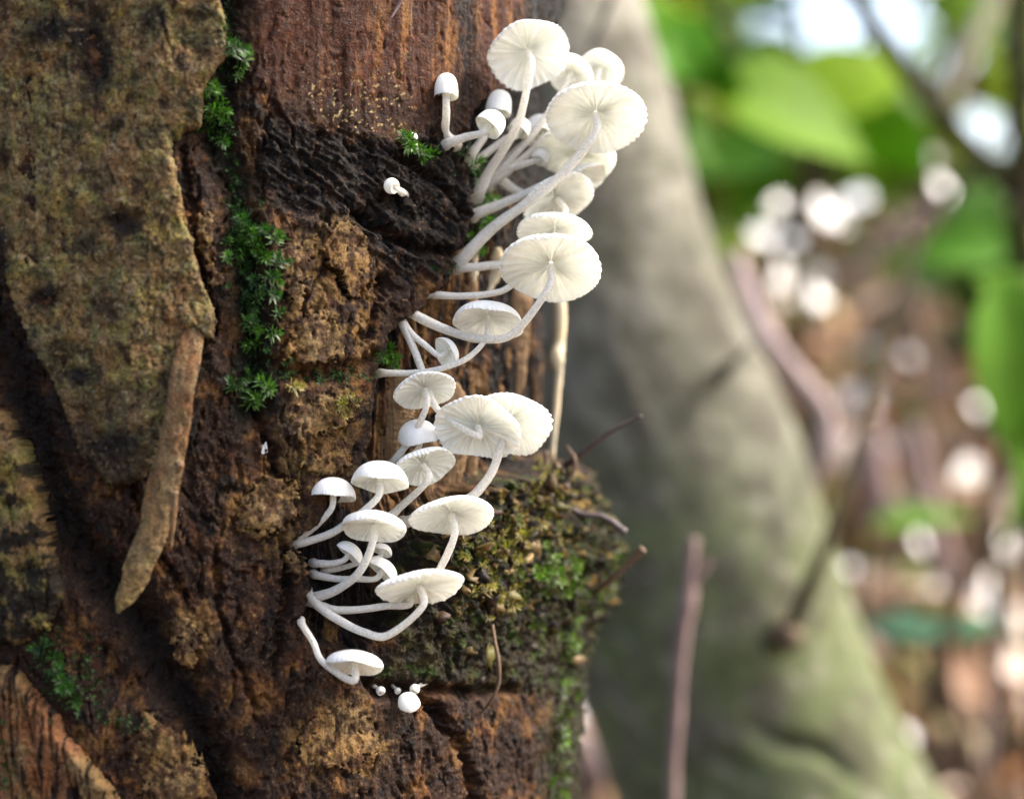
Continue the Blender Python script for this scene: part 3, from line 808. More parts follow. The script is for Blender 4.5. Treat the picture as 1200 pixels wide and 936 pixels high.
hp = [(226, 380), (215, 445), (205, 510), (192, 575), (176, 630), (160, 672), (146, 700), (138, 718)]
ht = [t_cyl(x) + (6 if i == 0 else 27) + 2 * i for i, (x, y) in enumerate(hp)]
tw = thing("broken_twig", W(*hp[0], ht[0]), "rough tan broken twig hanging from the tip of the lichen bark", "twig")
V, F = tube([W(x, y, t) for (x, y), t in zip(hp, ht)], [r * PX for r in (13, 15, 16, 18, 16, 15, 10, 1.5)], 200, 40, 0.30, 3, 0.36, 0.9)
vy = np.linspace(0, 1, 200).repeat(40); vy = np.append(vy, [0, 1]); va = np.append(np.tile(np.arange(40), 200), [0, 0])
nv_ = fbm(va / 3.2, vy * 22, 5, 501, 0.68); nb_ = fbm(va / 7.0 + 9, vy * 14, 5, 502, 0.65)
cv_ = lerp(np.zeros((len(V), 3)) + np.array((0.25, 0.18, 0.10)), (0.22, 0.125, 0.065), sstep(-0.1, 0.3, nb_ + 0.5 * (0.4 - vy)))
cv_ = lerp(cv_, (0.33, 0.27, 0.13), sstep(0.0, 0.3, nb_ + 0.8 * (vy - 0.7)))
cv_ = lerp(cv_, (0.06, 0.035, 0.02), sstep(0.2, 0.4, nv_) * 0.85)
part("twig_body", faces_mesh("twig_body", V + (nv_ * 3.5 * PX)[:, None] * np.array((0.5, -1, 0)), F, True, cv_), M_BARK, tw)
tube_obj("twig_spur", [W(203, 575, ht[3] + 4), W(202, 605, ht[3]), W(200, 646, ht[3] - 4)], [r * PX for r in (6, 5, 1)], M_HANG, tw, 20, 10, 0.3, 6, 0.6)
tube_obj("twig_knot", [W(206, 540, ht[3] + 2), W(211, 545, ht[3] + 2), W(208, 552, ht[3] + 2)], [r * PX for r in (3, 5, 3)], M_HANG, tw, 14, 10, 0.2, 8)

h_ = hit(309, 524)
ws = [(-6, 6), (-4, -5), (-1, -2), (3, -7), (5, 5), (0, 8)]
V = [W(309 + a, 524 + b, t_of(h_[0]) + 5 + 1.5 * math.sin(a)) for a, b in ws] + [W(309 + a, 524 + b, t_of(h_[0]) + 1) for a, b in ws]
F = [(0, 1, 2), (0, 2, 5), (2, 3, 4), (2, 4, 5), (8, 7, 6), (11, 8, 6), (10, 9, 8), (11, 10, 8)] + [(i, (i + 1) % 6, 6 + (i + 1) % 6, 6 + i) for i in range(6)]
obj("shell_chip", faces_mesh("shell_chip", V, F, False), M_CAP, None, "tiny jagged white chip stuck on dark bark", "chip")

def host_twig(name, pts, rad, mat, label, tadd, cat="twig", **kw):
    P = [W(x, y, t) for (x, y, t) in pts]
    return tube_obj(name, P, [r * PX for r in rad], mat, None, 40, 10, 0.25, 2, label=label, cat=cat, **kw)

M_PURP = simple_mat("grey_purple_twig", (0.085, 0.062, 0.058), 0.6, 500, 0.3, 0.4, 0.0006)
host_twig("dry_twig", [(652, 552, -300), (676, 536, -260), (712, 508, -240), (752, 487, -225)], (4.5, 5, 3.5, 1.8), M_PURP, "bare grey twig poking out from the mossy ledge top", 0)
host_twig("looped_twig", [(640, 528, -250), (642, 556, -245), (655, 572, -240), (668, 560, -240), (674, 540, -240), (664, 522, -250)], (3, 4, 4, 3.5, 3, 1.5), M_TWIG, "pinkish twig bent into a loop above the mossy ledge", 0)
host_twig("bud_twig", [(652, 570, -255), (664, 590, -240), (682, 602, -235), (708, 606, -230), (733, 624, -225)], (2.5, 3, 3.5, 3.5, 5.5), M_PURP, "thin purplish twig with a pale swollen end over the ledge", 0)
host_twig("cut_twig", [(690, 700, -300), (716, 678, -262), (738, 658, -250), (754, 643, -244)], (3, 3.5, 4, 6), M_TWIG, "short thin twig with a pale round end on the ledge rim", 0)
tt = t_cyl(575) + 26
host_twig("curled_tendril", [(577, 732, tt - 10), (580, 752, tt), (584, 775, tt + 3), (584, 800, tt), (575, 822, tt - 4), (562, 836, tt - 16)], (2.4, 2.4, 2.6, 2.4, 2, 1), M_TWIG, "thin curled reddish tendril hanging below the ledge", 0, "tendril")
def root_t(x, y):
    h = hit(x, y)
    return t_of(h[0]) if h else -400
rts = [root_t(632, y) for y in (325, 360, 400, 440, 480, 520)]
tp = min(-235, max(min(rts[1:4]) - 10, -330)) if rts else -300
host_twig("pale_root", [(625, 296, tp - 30), (648, 330, tp - 10), (656, 360, tp), (655, 400, tp), (652, 420, tp + 4), (654, 440, tp), (651, 480, tp), (646, 540, tp)], (6, 8, 9, 8, 11, 6, 5, 4), M_PALE, "pale hanging root with a whitish knob beside the hollow", 0, "root")
host_twig("pine_needle", [(472, -4, t_cyl(466) + 8), (466, 8, t_cyl(466) + 7), (458, 22, t_cyl(460) + 6)], (2.5, 2, 1), M_PINK, "small reddish needle lying on the smooth orange wood", 0, "needle")

# ------------------------------------------------------------------ moss
def shoot_arrays(rs, L, leaf, n, droop=0.3, col=(0.09, 0.22, 0.02), tip=(0.2, 0.42, 0.05)):
    """moss shoot growing along +Z, units of metres"""
    V, F, C = [], [], []
    for i in range(n):
        u = (i + 0.5) / n
        z = L * u
        ang = i * 2.4 + rs.uniform(-.2, .2)
        el = math.radians(18 + 55 * u + rs.uniform(-12, 12))
        ln = leaf * (1.05 - 0.35 * u) * rs.uniform(0.8, 1.15)
        w = ln * 0.12
        d = Vector((math.cos(ang) * math.cos(el), math.sin(ang) * math.cos(el), math.sin(el)))
        s = Vector((-math.sin(ang), math.cos(ang), 0))
        b = Vector((0, 0, z)); up = d.cross(s)
        m = b + d * ln * 0.4 + up * ln * -0.05
        t = b + d * ln - Vector((0, 0, ln * droop * 0.6))
        k = len(V)
        V += [b, m + s * w, m - s * w, t]
        F += [(k, k + 1, k + 2, k + 2), (k + 1, k + 3, k + 2, k + 2)]
        mixu = 0.2 + 0.8 * u
        c = [col[j] * (1 - mixu) + tip[j] * mixu for j in range(3)]
        C += [[x * 0.6 for x in col], c, c, tip]
    k = len(V); r = leaf * 0.06
    V += [Vector((r, 0, -L * .3)), Vector((-r / 2, r, -L * .3)), Vector((-r / 2, -r, -L * .3)), Vector((0, 0, L))]
    F += [(k, k + 1, k + 3, k + 3), (k + 1, k + 2, k + 3, k + 3), (k + 2, k, k + 3, k + 3)]
    C += [col] * 4
    return np.array([tuple(v) for v in V]), np.array(F), np.array(C)

rs = random.Random(11)
def tri(F): return np.array([f[:3] for f in F])
GREEN = ((0.015, 0.045, 0.005), (0.065, 0.15, 0.018))
DEEP = ((0.010, 0.03, 0.005), (0.03, 0.085, 0.012))
YELL = ((0.06, 0.05, 0.012), (0.30, 0.24, 0.06))
def variants(pal, L, leaf, n, k=3):
    out = []
    for i in range(k):
        V, F, C = shoot_arrays(rs, L * PX * rs.uniform(.85, 1.2), leaf * PX, n, 0.3, *pal)
        me = mk_mesh("shoot", V, tri(F), C, smooth=False); me.materials.append(M_MOSS)
        out.append((me, V, tri(F), C))
    return out
VG, VD, VY = variants(GREEN, 15, 15, 22, 4), variants(DEEP, 22, 13, 30, 4), variants(YELL, 12, 11, 20, 3)
VS = variants(DEEP, 16, 10, 14, 4)
VB = variants(((0.03, 0.06, 0.008), (0.13, 0.22, 0.025)), 14, 12, 24, 4)
VL = variants(((0.018, 0.028, 0.006), (0.085, 0.115, 0.02)), 14, 10, 26, 4)
VM = variants(((0.014, 0.018, 0.005), (0.055, 0.065, 0.014)), 18, 7, 34, 4)

def orient(p, n, lean):
    d = (n * 0.8 + lean).normalized()
    q = d.to_track_quat('Z', 'Y').to_matrix().to_4x4()
    return Matrix.Translation(p) @ q @ Matrix.Rotation(rs.uniform(0, 6.28), 4, 'Z')

def moss_patch(label, spots, carpet=None, carp_pal=VD, zero=None):
    """spots: (cx, cy, rx, ry, count, palette); carpet: same, joined"""
    root = thing("moss_patch", zero, label, "moss", "moss on the trunk")
    for cx, cy, rx, ry, n, pal in spots:
        for i in range(n):
            x = cx + rs.gauss(0, rx * .55); y = cy + rs.gauss(0, ry * .55)
            h = hit(x, y)
            if not h or t_of(h[0]) < -420: continue
            o = bpy.data.objects.new("shoot", rs.choice(pal)[0]); COL.objects.link(o)
            o.parent = root; o.matrix_parent_inverse = PINV[root.name]
            o.matrix_basis = orient(h[0] + h[1] * 2 * PX, h[1], Vector((rs.uniform(-.7, .9), rs.uniform(-.5, .1), rs.uniform(-.5, .7)))) @ Matrix.Scale(rs.uniform(.65, 1.2), 4)
    if carpet:
        VV, FF, CC = [], [], []; k = 0
        for cx, cy, rx, ry, n, pal in carpet:
            for i in range(n):
                x = cx + rs.gauss(0, rx * .6); y = cy + rs.gauss(0, ry * .6)
                h = hit(x, y)
                if not h or t_of(h[0]) < -460: continue
                me, V, F, C = rs.choice(pal)
                M = orient(h[0], h[1], Vector((rs.uniform(-.8, .8), rs.uniform(-.5, .2), rs.uniform(-.8, .6)))) @ Matrix.Scale(rs.uniform(.35, .7), 4)
                Mn = np.array(M)
                VV.append(V @ Mn[:3, :3].T + Mn[:3, 3]); FF.append(F + k); CC.append(C * rs.uniform(.5, 1.2)); k += len(V)
        if VV:
            part("moss_carpet", mk_mesh("moss_carpet", np.concatenate(VV), np.concatenate(FF), np.concatenate(CC), smooth=False), M_MOSS, root, kind="stuff")
    return root

def zp(x, y): return hit(x, y)[0]
moss_patch("bright green moss tuft beside the top edge of the lichen bark",
           [(258, 135, 14, 20, 9, VG), (244, 104, 8, 6, 4, VG), (277, 78, 6, 10, 3, VG), (268, 50, 5, 22, 5, VD), (256, 160, 12, 12, 4, VD)],
           [(264, 60, 6, 50, 20, VS), (262, 150, 10, 40, 14, VS)], zero=zp(262, 130))
moss_patch("deep green feathery moss filling the long crack in the brown bark",
           [(288, 270, 22, 16, 10, VD), (300, 295, 24, 22, 12, VG), (310, 310, 20, 20, 8, VD), (296, 350, 18, 26, 9, VD), (304, 395, 14, 24, 7, VG), (280, 280, 12, 20, 5, VG)],
           [(275, 210, 8, 50, 22, VS), (292, 300, 24, 50, 40, VS), (300, 390, 18, 50, 30, VS)], zero=zp(290, 300))
moss_patch("sparse dark moss along the crack under the tan flakes",
           [(292, 460, 12, 10, 5, VG), (272, 455, 8, 6, 3, VD), (345, 455, 12, 6, 4, VY), (315, 455, 8, 8, 3, VG), (400, 472, 10, 12, 4, VY), (455, 420, 8, 14, 7, VG)],
           [(320, 438, 40, 10, 36, VS), (400, 440, 44, 9, 40, VS), (450, 425, 10, 16, 16, VS), (410, 475, 12, 14, 10, VY)], zero=zp(330, 445))
moss_patch("small green moss fringe on the black bark rim under the upper mushrooms",
           [(478, 166, 6, 4, 3, VG), (497, 180, 9, 7, 5, VG), (552, 190, 9, 10, 6, VG), (562, 232, 6, 14, 7, VG), (563, 262, 6, 12, 6, VG), (556, 286, 8, 8, 4, VG)],
           [(540, 180, 20, 10, 14, VS), (562, 245, 8, 40, 26, VS), (530, 310, 20, 14, 10, VS)], zero=zp(540, 200))
moss_patch("dark moss on the shaded bark above the reddish plate",
           [(85, 800, 20, 18, 6, VD), (60, 760, 12, 10, 3, VD)],
           [(85, 800, 34, 34, 60, VS), (60, 755, 20, 14, 18, VS), (150, 845, 30, 12, 20, VS), (6, 890, 5, 40, 12, VS)], zero=zp(85, 800))
moss_patch("yellow-green moss and lichen crust covering the rough ledge",
           [(640, 690, 40, 26, 18, VL), (655, 675, 36, 24, 12, VB), (676, 670, 24, 20, 12, VB), (655, 880, 8, 50, 8, VB), (668, 770, 10, 40, 6, VB), (600, 640, 36, 30, 14, VY), (710, 690, 14, 22, 10, VL), (665, 770, 14, 40, 14, VL), (655, 880, 8, 50, 18, VL), (580, 690, 30, 20, 10, VY), (718, 650, 8, 16, 5, VL)],
           [(600, 640, 60, 50, 130, VY), (600, 650, 60, 50, 60, VL), (655, 690, 50, 46, 140, VM), (560, 740, 60, 40, 26, VM), (672, 800, 16, 80, 110, VM), (650, 900, 10, 50, 60, VM), (640, 570, 30, 30, 50, VY), (690, 640, 40, 50, 110, VM)], zero=zp(640, 680))

# lichen crumbs on the ledge
VV, FF, CC = [], [], []; k = 0
pal = [(0.12, 0.075, 0.02), (0.17, 0.11, 0.035), (0.10, 0.085, 0.02), (0.05, 0.025, 0.012), (0.2, 0.13, 0.06), (0.025, 0.016, 0.01), (0.03, 0.02, 0.01)]
for cx, cy, rx, ry, n in ((600, 640, 60, 50, 34), (560, 690, 60, 30, 10), (640, 560, 30, 40, 10), (655, 720, 40, 50, 8), (590, 780, 50, 30, 4), (520, 640, 20, 30, 4)):
    for i in range(n):
        h = hit(cx + rs.gauss(0, rx * .6), cy + rs.gauss(0, ry * .6))
        if not h or t_of(h[0]) < -420: continue
        r = rs.uniform(5, 17) * PX
        m = 11
        ph = np.linspace(0, 2 * np.pi, m, endpoint=False)
        rr = r * (0.7 + 0.5 * np.array([rs.random() for _ in ph]))
        ring = np.stack([np.cos(ph) * rr, np.sin(ph) * rr * 0.5, 0.5 * r * np.array([rs.uniform(-.3, 1) for _ in ph])], -1)
        V = np.vstack([ring, [[0, 0, 0.12 * r]], [[0, 0, -.12 * r]]])
        F = [(j, (j + 1) % m, m) for j in range(m)] + [((j + 1) % m, j, m + 1) for j in range(m)]
        Mn = np.array(orient(h[0] + h[1] * 2.5 * PX, h[1], Vector((rs.uniform(-.8, .8), rs.uniform(-.8, .2), rs.uniform(-.6, .8)))))
        VV.append(V @ Mn[:3, :3].T + Mn[:3, 3]); FF.append(np.array(F) + k); k += len(V)
        CC.append(np.tile(np.array(rs.choice(pal)) * rs.uniform(.6, 1.1), (len(V), 1)))
obj("lichen_crumbs", mk_mesh("lichen_crumbs", np.concatenate(VV), np.concatenate(FF), np.concatenate(CC), smooth=False), M_LITTER, None,
    "tan and brown lichen crumbs scattered over the mossy ledge", "lichen", None, "stuff")

# ------------------------------------------------------------------ ground and leaf litter
def ground_z(x, y):
    D = y + D0
    prof = np.interp(D, [-400, -2, 0.0, 0.6, 1.0, 1.6, 2.4, 2.9, 3.6, 6, 40, 600], [-3, -0.55, -0.46, -0.36, -0.22, -0.0, 0.19, 0.25, 0.22, 0.2, 0.3, 0.5])
    return prof + 0.03 * fbm(x * 1.7, y * 1.7, 3, 201) * np.clip(D, 0.3, 2) + 0.012 * fbm(x * 9, y * 9, 3, 202)
gx = np.concatenate([-np.geomspace(500, 2.2, 30), np.linspace(-2, 3, 170), np.geomspace(3.2, 500, 30)])
gy = np.concatenate([-np.geomspace(300, 1.1, 24), np.linspace(-1, 3.6, 170), np.geomspace(3.8, 500, 36)])
GX, GY = np.meshgrid(gx, gy)
GZ = ground_z(GX, GY)
ng, mg = GX.shape
a, b = np.meshgrid(np.arange(ng - 1), np.arange(mg - 1), indexing='ij')
F = np.stack([a * mg + b, a * mg + b + 1, (a + 1) * mg + b + 1, (a + 1) * mg + b], -1).reshape(-1, 4)
M_SOIL = simple_mat("forest_soil", (0.10, 0.06, 0.035), 0.85, 30, 0.5, 0.6, 0.01, col2=(0.05, 0.03, 0.018))
obj("ground", mk_mesh("ground", np.stack([GX, GY, GZ], -1).reshape(-1, 3), F), M_SOIL, None, kind="structure")

def leaf_template(nu=6, nv=3, tip=1.0, fold=0.25, curl=0.3, wmax=0.42):
    """unit-length leaf along +X, normal +Z"""
    V, F = [], []
    for i in range(nu + 1):
        u = i / nu
        w = wmax * (math.sin(math.pi * min(1, u ** 0.75)) ** 0.8) * (1 - 0.25 * u) + 0.008
        for j in range(nv):
            v = -1 + 2 * j / (nv - 1)
            V.append((u, v * w, fold * abs(v) * w - curl * (u - 0.4) ** 2))
    for i in range(nu):
        for j in range(nv - 1):
            F.append((i * nv + j, (i + 1) * nv + j, (i + 1) * nv + j + 1, i * nv + j + 1))
    return np.array(V), np.array(F)

nr = np.random.default_rng(5)
def rot_matrices(n, tilt):
    az = nr.uniform(0, 2 * np.pi, n); t1 = nr.normal(0, tilt, n); t2 = nr.normal(0, tilt, n)
    ca, sa = np.cos(az), np.sin(az)
    Z = np.zeros(n); O = np.ones(n)
    Rz = np.array([[ca, -sa, Z], [sa, ca, Z], [Z, Z, O]]).transpose(2, 0, 1)
    Rx = np.array([[O, Z, Z], [Z, np.cos(t1), -np.sin(t1)], [Z, np.sin(t1), np.cos(t1)]]).transpose(2, 0, 1)
    Ry = np.array([[np.cos(t2), Z, np.sin(t2)], [Z, O, Z], [-np.sin(t2), Z, np.cos(t2)]]).transpose(2, 0, 1)
    return Rz @ Rx @ Ry

def scatter_leaves(P, size, cols, tilt=0.5, tmpl=None):
    T, F = tmpl or leaf_template(4, 3, 1, 0.3, 0.5)
    n = len(P); R = rot_matrices(n, tilt)
    V = np.einsum('nij,kj->nki', R, T) * size[:, None, None] + P[:, None, :]
    FF = (F[None] + (np.arange(n) * len(T))[:, None, None]).reshape(-1, 4)
    return V.reshape(-1, 3), FF, np.repeat(cols, len(T), axis=0)

n = 11000
D = nr.uniform(0.55, 3.4, n); X = nr.uniform(-0.35, 0.75, n) * (D + 0.25)
Y = D - D0
P = np.stack([X, Y, ground_z(X, Y) + nr.uniform(0.0, 0.02, n)], -1)
palL = np.array([(0.10, 0.055, 0.028), (0.14, 0.08, 0.038), (0.19, 0.11, 0.05), (0.17, 0.075, 0.026), (0.07, 0.042, 0.025), (0.22, 0.15, 0.09), (0.32, 0.24, 0.18), (0.12, 0.09, 0.035), (0.10, 0.11, 0.03)])
cl = palL[nr.integers(0, len(palL), n)] * nr.uniform(.9, 2.3, (n, 1))
glint = nr.random(n) < 0.045
cl[glint] = np.array((0.74, 0.70, 0.64))  # near-white share of the litter, put in to imitate small light glints
V, F, C = scatter_leaves(P, nr.uniform(0.02, 0.055, n), cl, 0.7)
obj("leaf_litter", mk_mesh("leaf_litter", V, F, C), M_LITTER, None, "brown dead leaves carpeting the bank behind the trees", "leaf litter", None, "stuff")

# near-white leaf shapes added on the bank as stand-ins for blurred light glints
M_GLINT = translucent_mat("glint_leaf", (0.8, 0.78, 0.74), (0.8, 0.78, 0.7), 0.15, 0.5, 80, 0.08, spec=0.5)
def single_leaf(name, p, length, direction, normal, mat, col, label=None, cat=None, group=None, parent=None, wmax=0.42, curl=0.3, fold=0.25):
    T, F = leaf_template(10, 7, 1, fold, curl, wmax)
    x = Vector(direction).normalized(); nrm = Vector(normal); nrm = (nrm - x * nrm.dot(x)).normalized(); y = nrm.cross(x)
    M = np.array([x, y, nrm])
    V = (T - np.array([0.5, 0, 0])) @ M * length + np.array(p)
    thick = np.array(nrm) * length * 0.006
    n_ = len(V)
    V2 = np.vstack([V, V - thick])
    F2 = np.vstack([F, F[:, ::-1] + n_])
    me = mk_mesh(name, V2, F2, np.tile(np.array(col), (2 * n_, 1)))
    return part(name, me, mat, parent) if parent is not None else obj(name, me, mat, None, label, cat, group)

def bank_D(px, py):
    """distance at which the sight line through a pixel meets the bank"""
    for D in np.arange(0.8, 3.6, 0.01):
        p = B(px, py, D)
        if p.z < ground_z(np.array(p.x), np.array(p.y)): return D
    return 2.9
GLINTS = [(1135, 562, 46, "added glint leaf on the bank past the long pinkish fallen stick"), (1030, 528, 36, "added glint leaf lying against the short thick pale stick"),
      (1163, 690, 40, "added glint leaf on the bank beyond the bluish seedling"), (942, 432, 24, "small added glint leaf beside the bend of the creeper stem"),
      (1105, 690, 30, "added glint leaf at the lower end of the long pinkish fallen stick"), (1085, 640, 30, "added glint leaf just under the narrow bright green blade"),
      (1024, 610, 26, "added glint leaf under the short thick pale stick"), (1000, 665, 22, "small added glint leaf between grey tree and seedling"),
      (1062, 345, 26, "added glint leaf by the orange-brown stick high on the bank"), (1150, 480, 24, "added glint leaf beside the large drooping green leaf"),
      (1180, 640, 28, "added glint leaf behind the ochre bent stem"), (1040, 260, 30, "added glint leaf on the crest beneath the sparse bush"), (1070, 420, 24, "added glint leaf in the brown litter below the orange-brown stick"),
      (1010, 330, 22, "added glint leaf near the added sprig on the bank"), (1140, 880, 30, "added glint leaf beside the dark brown root"), (1060, 860, 26, "added glint leaf low on the bank under the seedling")]
for (x, y, sz, lb) in GLINTS:
    D = bank_D(x, y) - 0.07
    p = B(x, y, D)
    ln = sz * PX * D / D0 * 1.15
    nrm = (to_sun + Vector((0, -0.9, 0.1)) + Vector((rs.uniform(-.2, .2),) * 3)).normalized()
    single_leaf("glint_leaf", p, ln, Vector((rs.uniform(-1, 1), 0.2, rs.uniform(-1, 1))), nrm, M_GLINT, (0.8, 0.78, 0.74),
                lb, "leaf", "added glint leaves on the bank", wmax=0.48, curl=0.15, fold=0.12)

pale = thing("glint_sprig", B(940, 640, 1.3), "added sprig of small white leaves standing in for glints before the bank", "plant")  # invented sprig; its white leaves stand in for blurred light glints
V, F = tube([B(940, 700, 1.3), B(935, 500, 1.3), B(930, 330, 1.3), B(950, 230, 1.3)], [0.004, 0.003, 0.0025, 0.002], 30, 8, 0.2, 3)
part("stem", faces_mesh("stem", V, F), M_OLIVE, pale)
for (x, y, s) in [(910, 236, 40), (968, 242, 52), (1004, 232, 40), (892, 276, 36), (922, 282, 48), (912, 322, 48), (956, 326, 36), (957, 348, 40), (1106, 220, 34), (1090, 190, 30), (985, 262, 26), (925, 350, 22)]:
    nrm = (to_sun + Vector((0, -0.9, 0.1)) + Vector((rs.uniform(-.2, .2),) * 3)).normalized()
    single_leaf("leaf", B(x, y, 1.3 + rs.uniform(-.06, .06)), s * PX * 1.3 / D0 * 0.9, Vector((rs.uniform(-1, 1), 0.2, rs.uniform(-1, 1))), nrm, M_GLINT, (0.8, 0.78, 0.74), parent=pale, wmax=0.5, curl=0.15, fold=0.12)

# ------------------------------------------------------------------ grey tree behind
gp = [(470, -900, 95), (545, -400, 102), (612, -60, 118), (622, 0, 120), (662, 170, 130), (698, 330, 138), (778, 560, 158), (832, 740, 163), (905, 936, 168), (1000, 1120, 200), (1060, 1300, 250), (1080, 1500, 330)]
GD = 0.62
pts = np.array([tuple(B(x, y, GD)) for x, y, r in gp]); rad = np.array([r * PX * GD / D0 for *_, r in gp])
Pg = catmull(pts, 300); u_ = np.linspace(0, len(rad) - 1, 300); Rg = np.interp(u_, np.arange(len(rad)), rad)
Rg = np.convolve(np.pad(Rg, 12, mode='edge'), np.ones(25) / 25, mode='valid')
ph = np.linspace(0, 2 * np.pi, 160, endpoint=False)
s2, p2 = np.meshgrid(np.linspace(0, 30, 300), ph, indexing='ij')
cx_, cy_ = np.cos(p2) * 2.2, np.sin(p2) * 2.2
ln_ = np.repeat(np.linspace(0, 2420, 300)[:, None], 160, 1); ar_ = (p2 - np.pi) * 155
nz = fbm(ar_ / 170, ln_ / 230, 4, 301); nz2 = fbm(ar_ / 55, ln_ / 60, 5, 302, 0.6)
rr = Rg[:, None] * (1 + 0.045 * nz + 0.008 * nz2)
Vg = np.stack([Pg[:, 0][:, None] + rr * np.sin(p2), Pg[:, 1][:, None] - rr * np.cos(p2), np.repeat(Pg[:, 2][:, None], 160, 1) + rr * np.sin(p2) * 0.3], -1)
qx, qy = project(Vg[..., 0], Vg[..., 1], Vg[..., 2])
for pl, dep, w in (([(880, 850), (920, 870), (960, 880), (1000, 905)], 0.004, 9), ([(820, 880), (880, 905)], 0.003, 8)):
    d = line_d(qx + 8 * nz2 * 3, qy, pl); front = (np.cos(p2) > -0.2)
    k_ = dep * np.exp(-(d / w) ** 2) * front
    Vg[..., 0] -= k_ * np.sin(p2); Vg[..., 1] += k_ * np.cos(p2)
gc = np.zeros(p2.shape + (3,)) + np.array((0.095, 0.092, 0.072))
gc = lerp(gc, (0.17, 0.165, 0.145), sstep(-0.05, 0.3, nz2 + 0.5 * nz))
gc = lerp(gc, (0.26, 0.255, 0.235), sstep(260, -40, qy) * sstep(-0.4, 0.1, nz2) * 0.8)
gc = lerp(gc, (0.095, 0.115, 0.052), sstep(420, 700, qy) * sstep(-0.35, 0.2, nz2 + 0.8 * sstep(900, 1050, qx)))
gc = lerp(gc, (0.05, 0.055, 0.03), sstep(0.1, 0.3, fbm(ar_ / 22, ln_ / 26, 4, 305, 0.65)) * 0.7)
gc = lerp(gc, (0.24, 0.235, 0.2), sstep(0.18, 0.36, fbm(ar_ / 30, ln_ / 44, 4, 306, 0.65)) * 0.7)
gc = lerp(gc, (0.045, 0.037, 0.028), sstep(0.05, 0.3, fbm(ar_ / 80, ln_ / 90, 4, 303)) * 0.6)
gc = gc * np.array((0.84, 0.82, 0.73))
grey = thing("grey_tree", B(1060, 1300, GD), "slender leaning grey tree with smooth blotchy bark behind the mushrooms", "tree")
ii_, jj_ = np.meshgrid(np.arange(299), np.arange(160), indexing='ij'); jn = (jj_ + 1) % 160
F = np.stack([ii_ * 160 + jj_, ii_ * 160 + jn, (ii_ + 1) * 160 + jn, (ii_ + 1) * 160 + jj_], -1).reshape(-1, 4)
M_GREY = simple_mat("grey_bark", (0.3, 0.3, 0.25), 0.8, 120, 0.25, 0.5, 0.002, attr=True, spec=0.2)
part("trunk", mk_mesh("trunk", Vg.reshape(-1, 3), F, gc.reshape(-1, 3)), M_GREY, grey)

def gfront(px):  # distance to the front of the grey trunk near a pixel inside its outline
    return GD - 0.062
def bg_twig(name, pts, rad, mat, label, cat="twig", parent=None, group=None):
    P = [B(x, y, D) for x, y, D in pts]
    R = [r * PX * D / D0 for r, (_, _, D) in zip(rad, pts)]
    return tube_obj(name, P, R, mat, parent, 48, 12, 0.25, 4, label=label, cat=cat, group=group)
bg_twig("knot", [(905, 735, 0.60), (925, 745, 0.565), (930, 752, 0.56)], (20, 16, 7), M_TWIG, None, None, grey)
bg_twig("branch_stub", [(842, 442, 0.60), (852, 432, 0.558), (868, 416, 0.553), (886, 396, 0.552)], (10, 7, 2.5, 1.5), M_DARKTWIG, None, None, grey)
bg_twig("branch", [(918, 760, 0.585), (930, 728, 0.565), (962, 655, 0.56), (1000, 545, 0.58), (1030, 420, 0.62), (1068, 310, 0.66), (1110, 225, 0.7)], (12, 9, 7.5, 7, 6, 5, 4), M_OLIVE, None, None, grey)
bg_twig("erect_stick", [(790, 1100, 0.47), (788, 936, 0.47), (794, 820, 0.47), (801, 735, 0.47), (806, 705, 0.47), (808, 670, 0.47), (812, 630, 0.47)], (10, 8, 7.5, 9, 11, 7, 8), M_PINK, "upright pinkish stick standing before the grey tree", "stick")
bg_twig("stick_nub", [(806, 690, 0.47), (820, 672, 0.47), (830, 655, 0.47)], (6, 6, 6), M_PINK, None, None, bpy.data.objects["erect_stick"])
bg_twig("creeper_stem", [(862, 300, 0.72), (880, 350, 0.71), (902, 400, 0.70), (938, 446, 0.70), (966, 486, 0.70), (966, 528, 0.70), (945, 580, 0.71)], (10, 11, 12, 13, 13, 12, 10), M_VINE, "thick pinkish creeper stem bending beside the grey tree", "vine")
bg_twig("dark_twig", [(690, 62, 0.5), (704, 30, 0.5), (720, -10, 0.5)], (3, 3.5, 4), M_DARKTWIG, "thin dark twig crossing the top of the grey tree", "twig")
bg_twig("olive_branch", [(985, -40, 0.85), (1010, 8, 0.85), (1062, 84, 0.85), (1128, 160, 0.86), (1210, 250, 0.87), (1260, 300, 0.88)], (11, 12, 12, 11, 10, 9), M_OLIVE, "slanting olive-brown branch across the green leaves", "branch")
bg_twig("upright_stem", [(1190, -60, 0.8), (1194, 80, 0.8), (1196, 200, 0.81), (1202, 330, 0.82), (1215, 600, 0.85), (1230, 1100, 0.9)], (13, 14, 14, 13, 13, 14), M_OLIVE, "upright olive stem at the edge of the thicket", "stem")
bg_twig("pale_branch", [(1178, -40, 1.2), (1155, 20, 1.2), (1130, 70, 1.2), (1115, 120, 1.2)], (9, 10, 9, 6), M_PALE, "pale blurred branch hanging in front of the sky gap", "branch")
bg_twig("ochre_stem", [(1215, 470, 0.75), (1175, 550, 0.75), (1146, 635, 0.75), (1122, 710, 0.76), (1106, 780, 0.77), (1128, 860, 0.78), (1155, 950, 0.79)], (9, 8, 8, 8, 8, 8, 9), M_TWIG, "ochre bent stem rising in front of the leaf bank", "stem")
bg_twig("dark_root", [(1092, 770, 0.95), (1120, 840, 0.95), (1150, 940, 0.95), (1170, 1000, 0.95)], (10, 13, 14, 14), M_DARKTWIG, "dark brown root slanting below the bent ochre stem", "root")
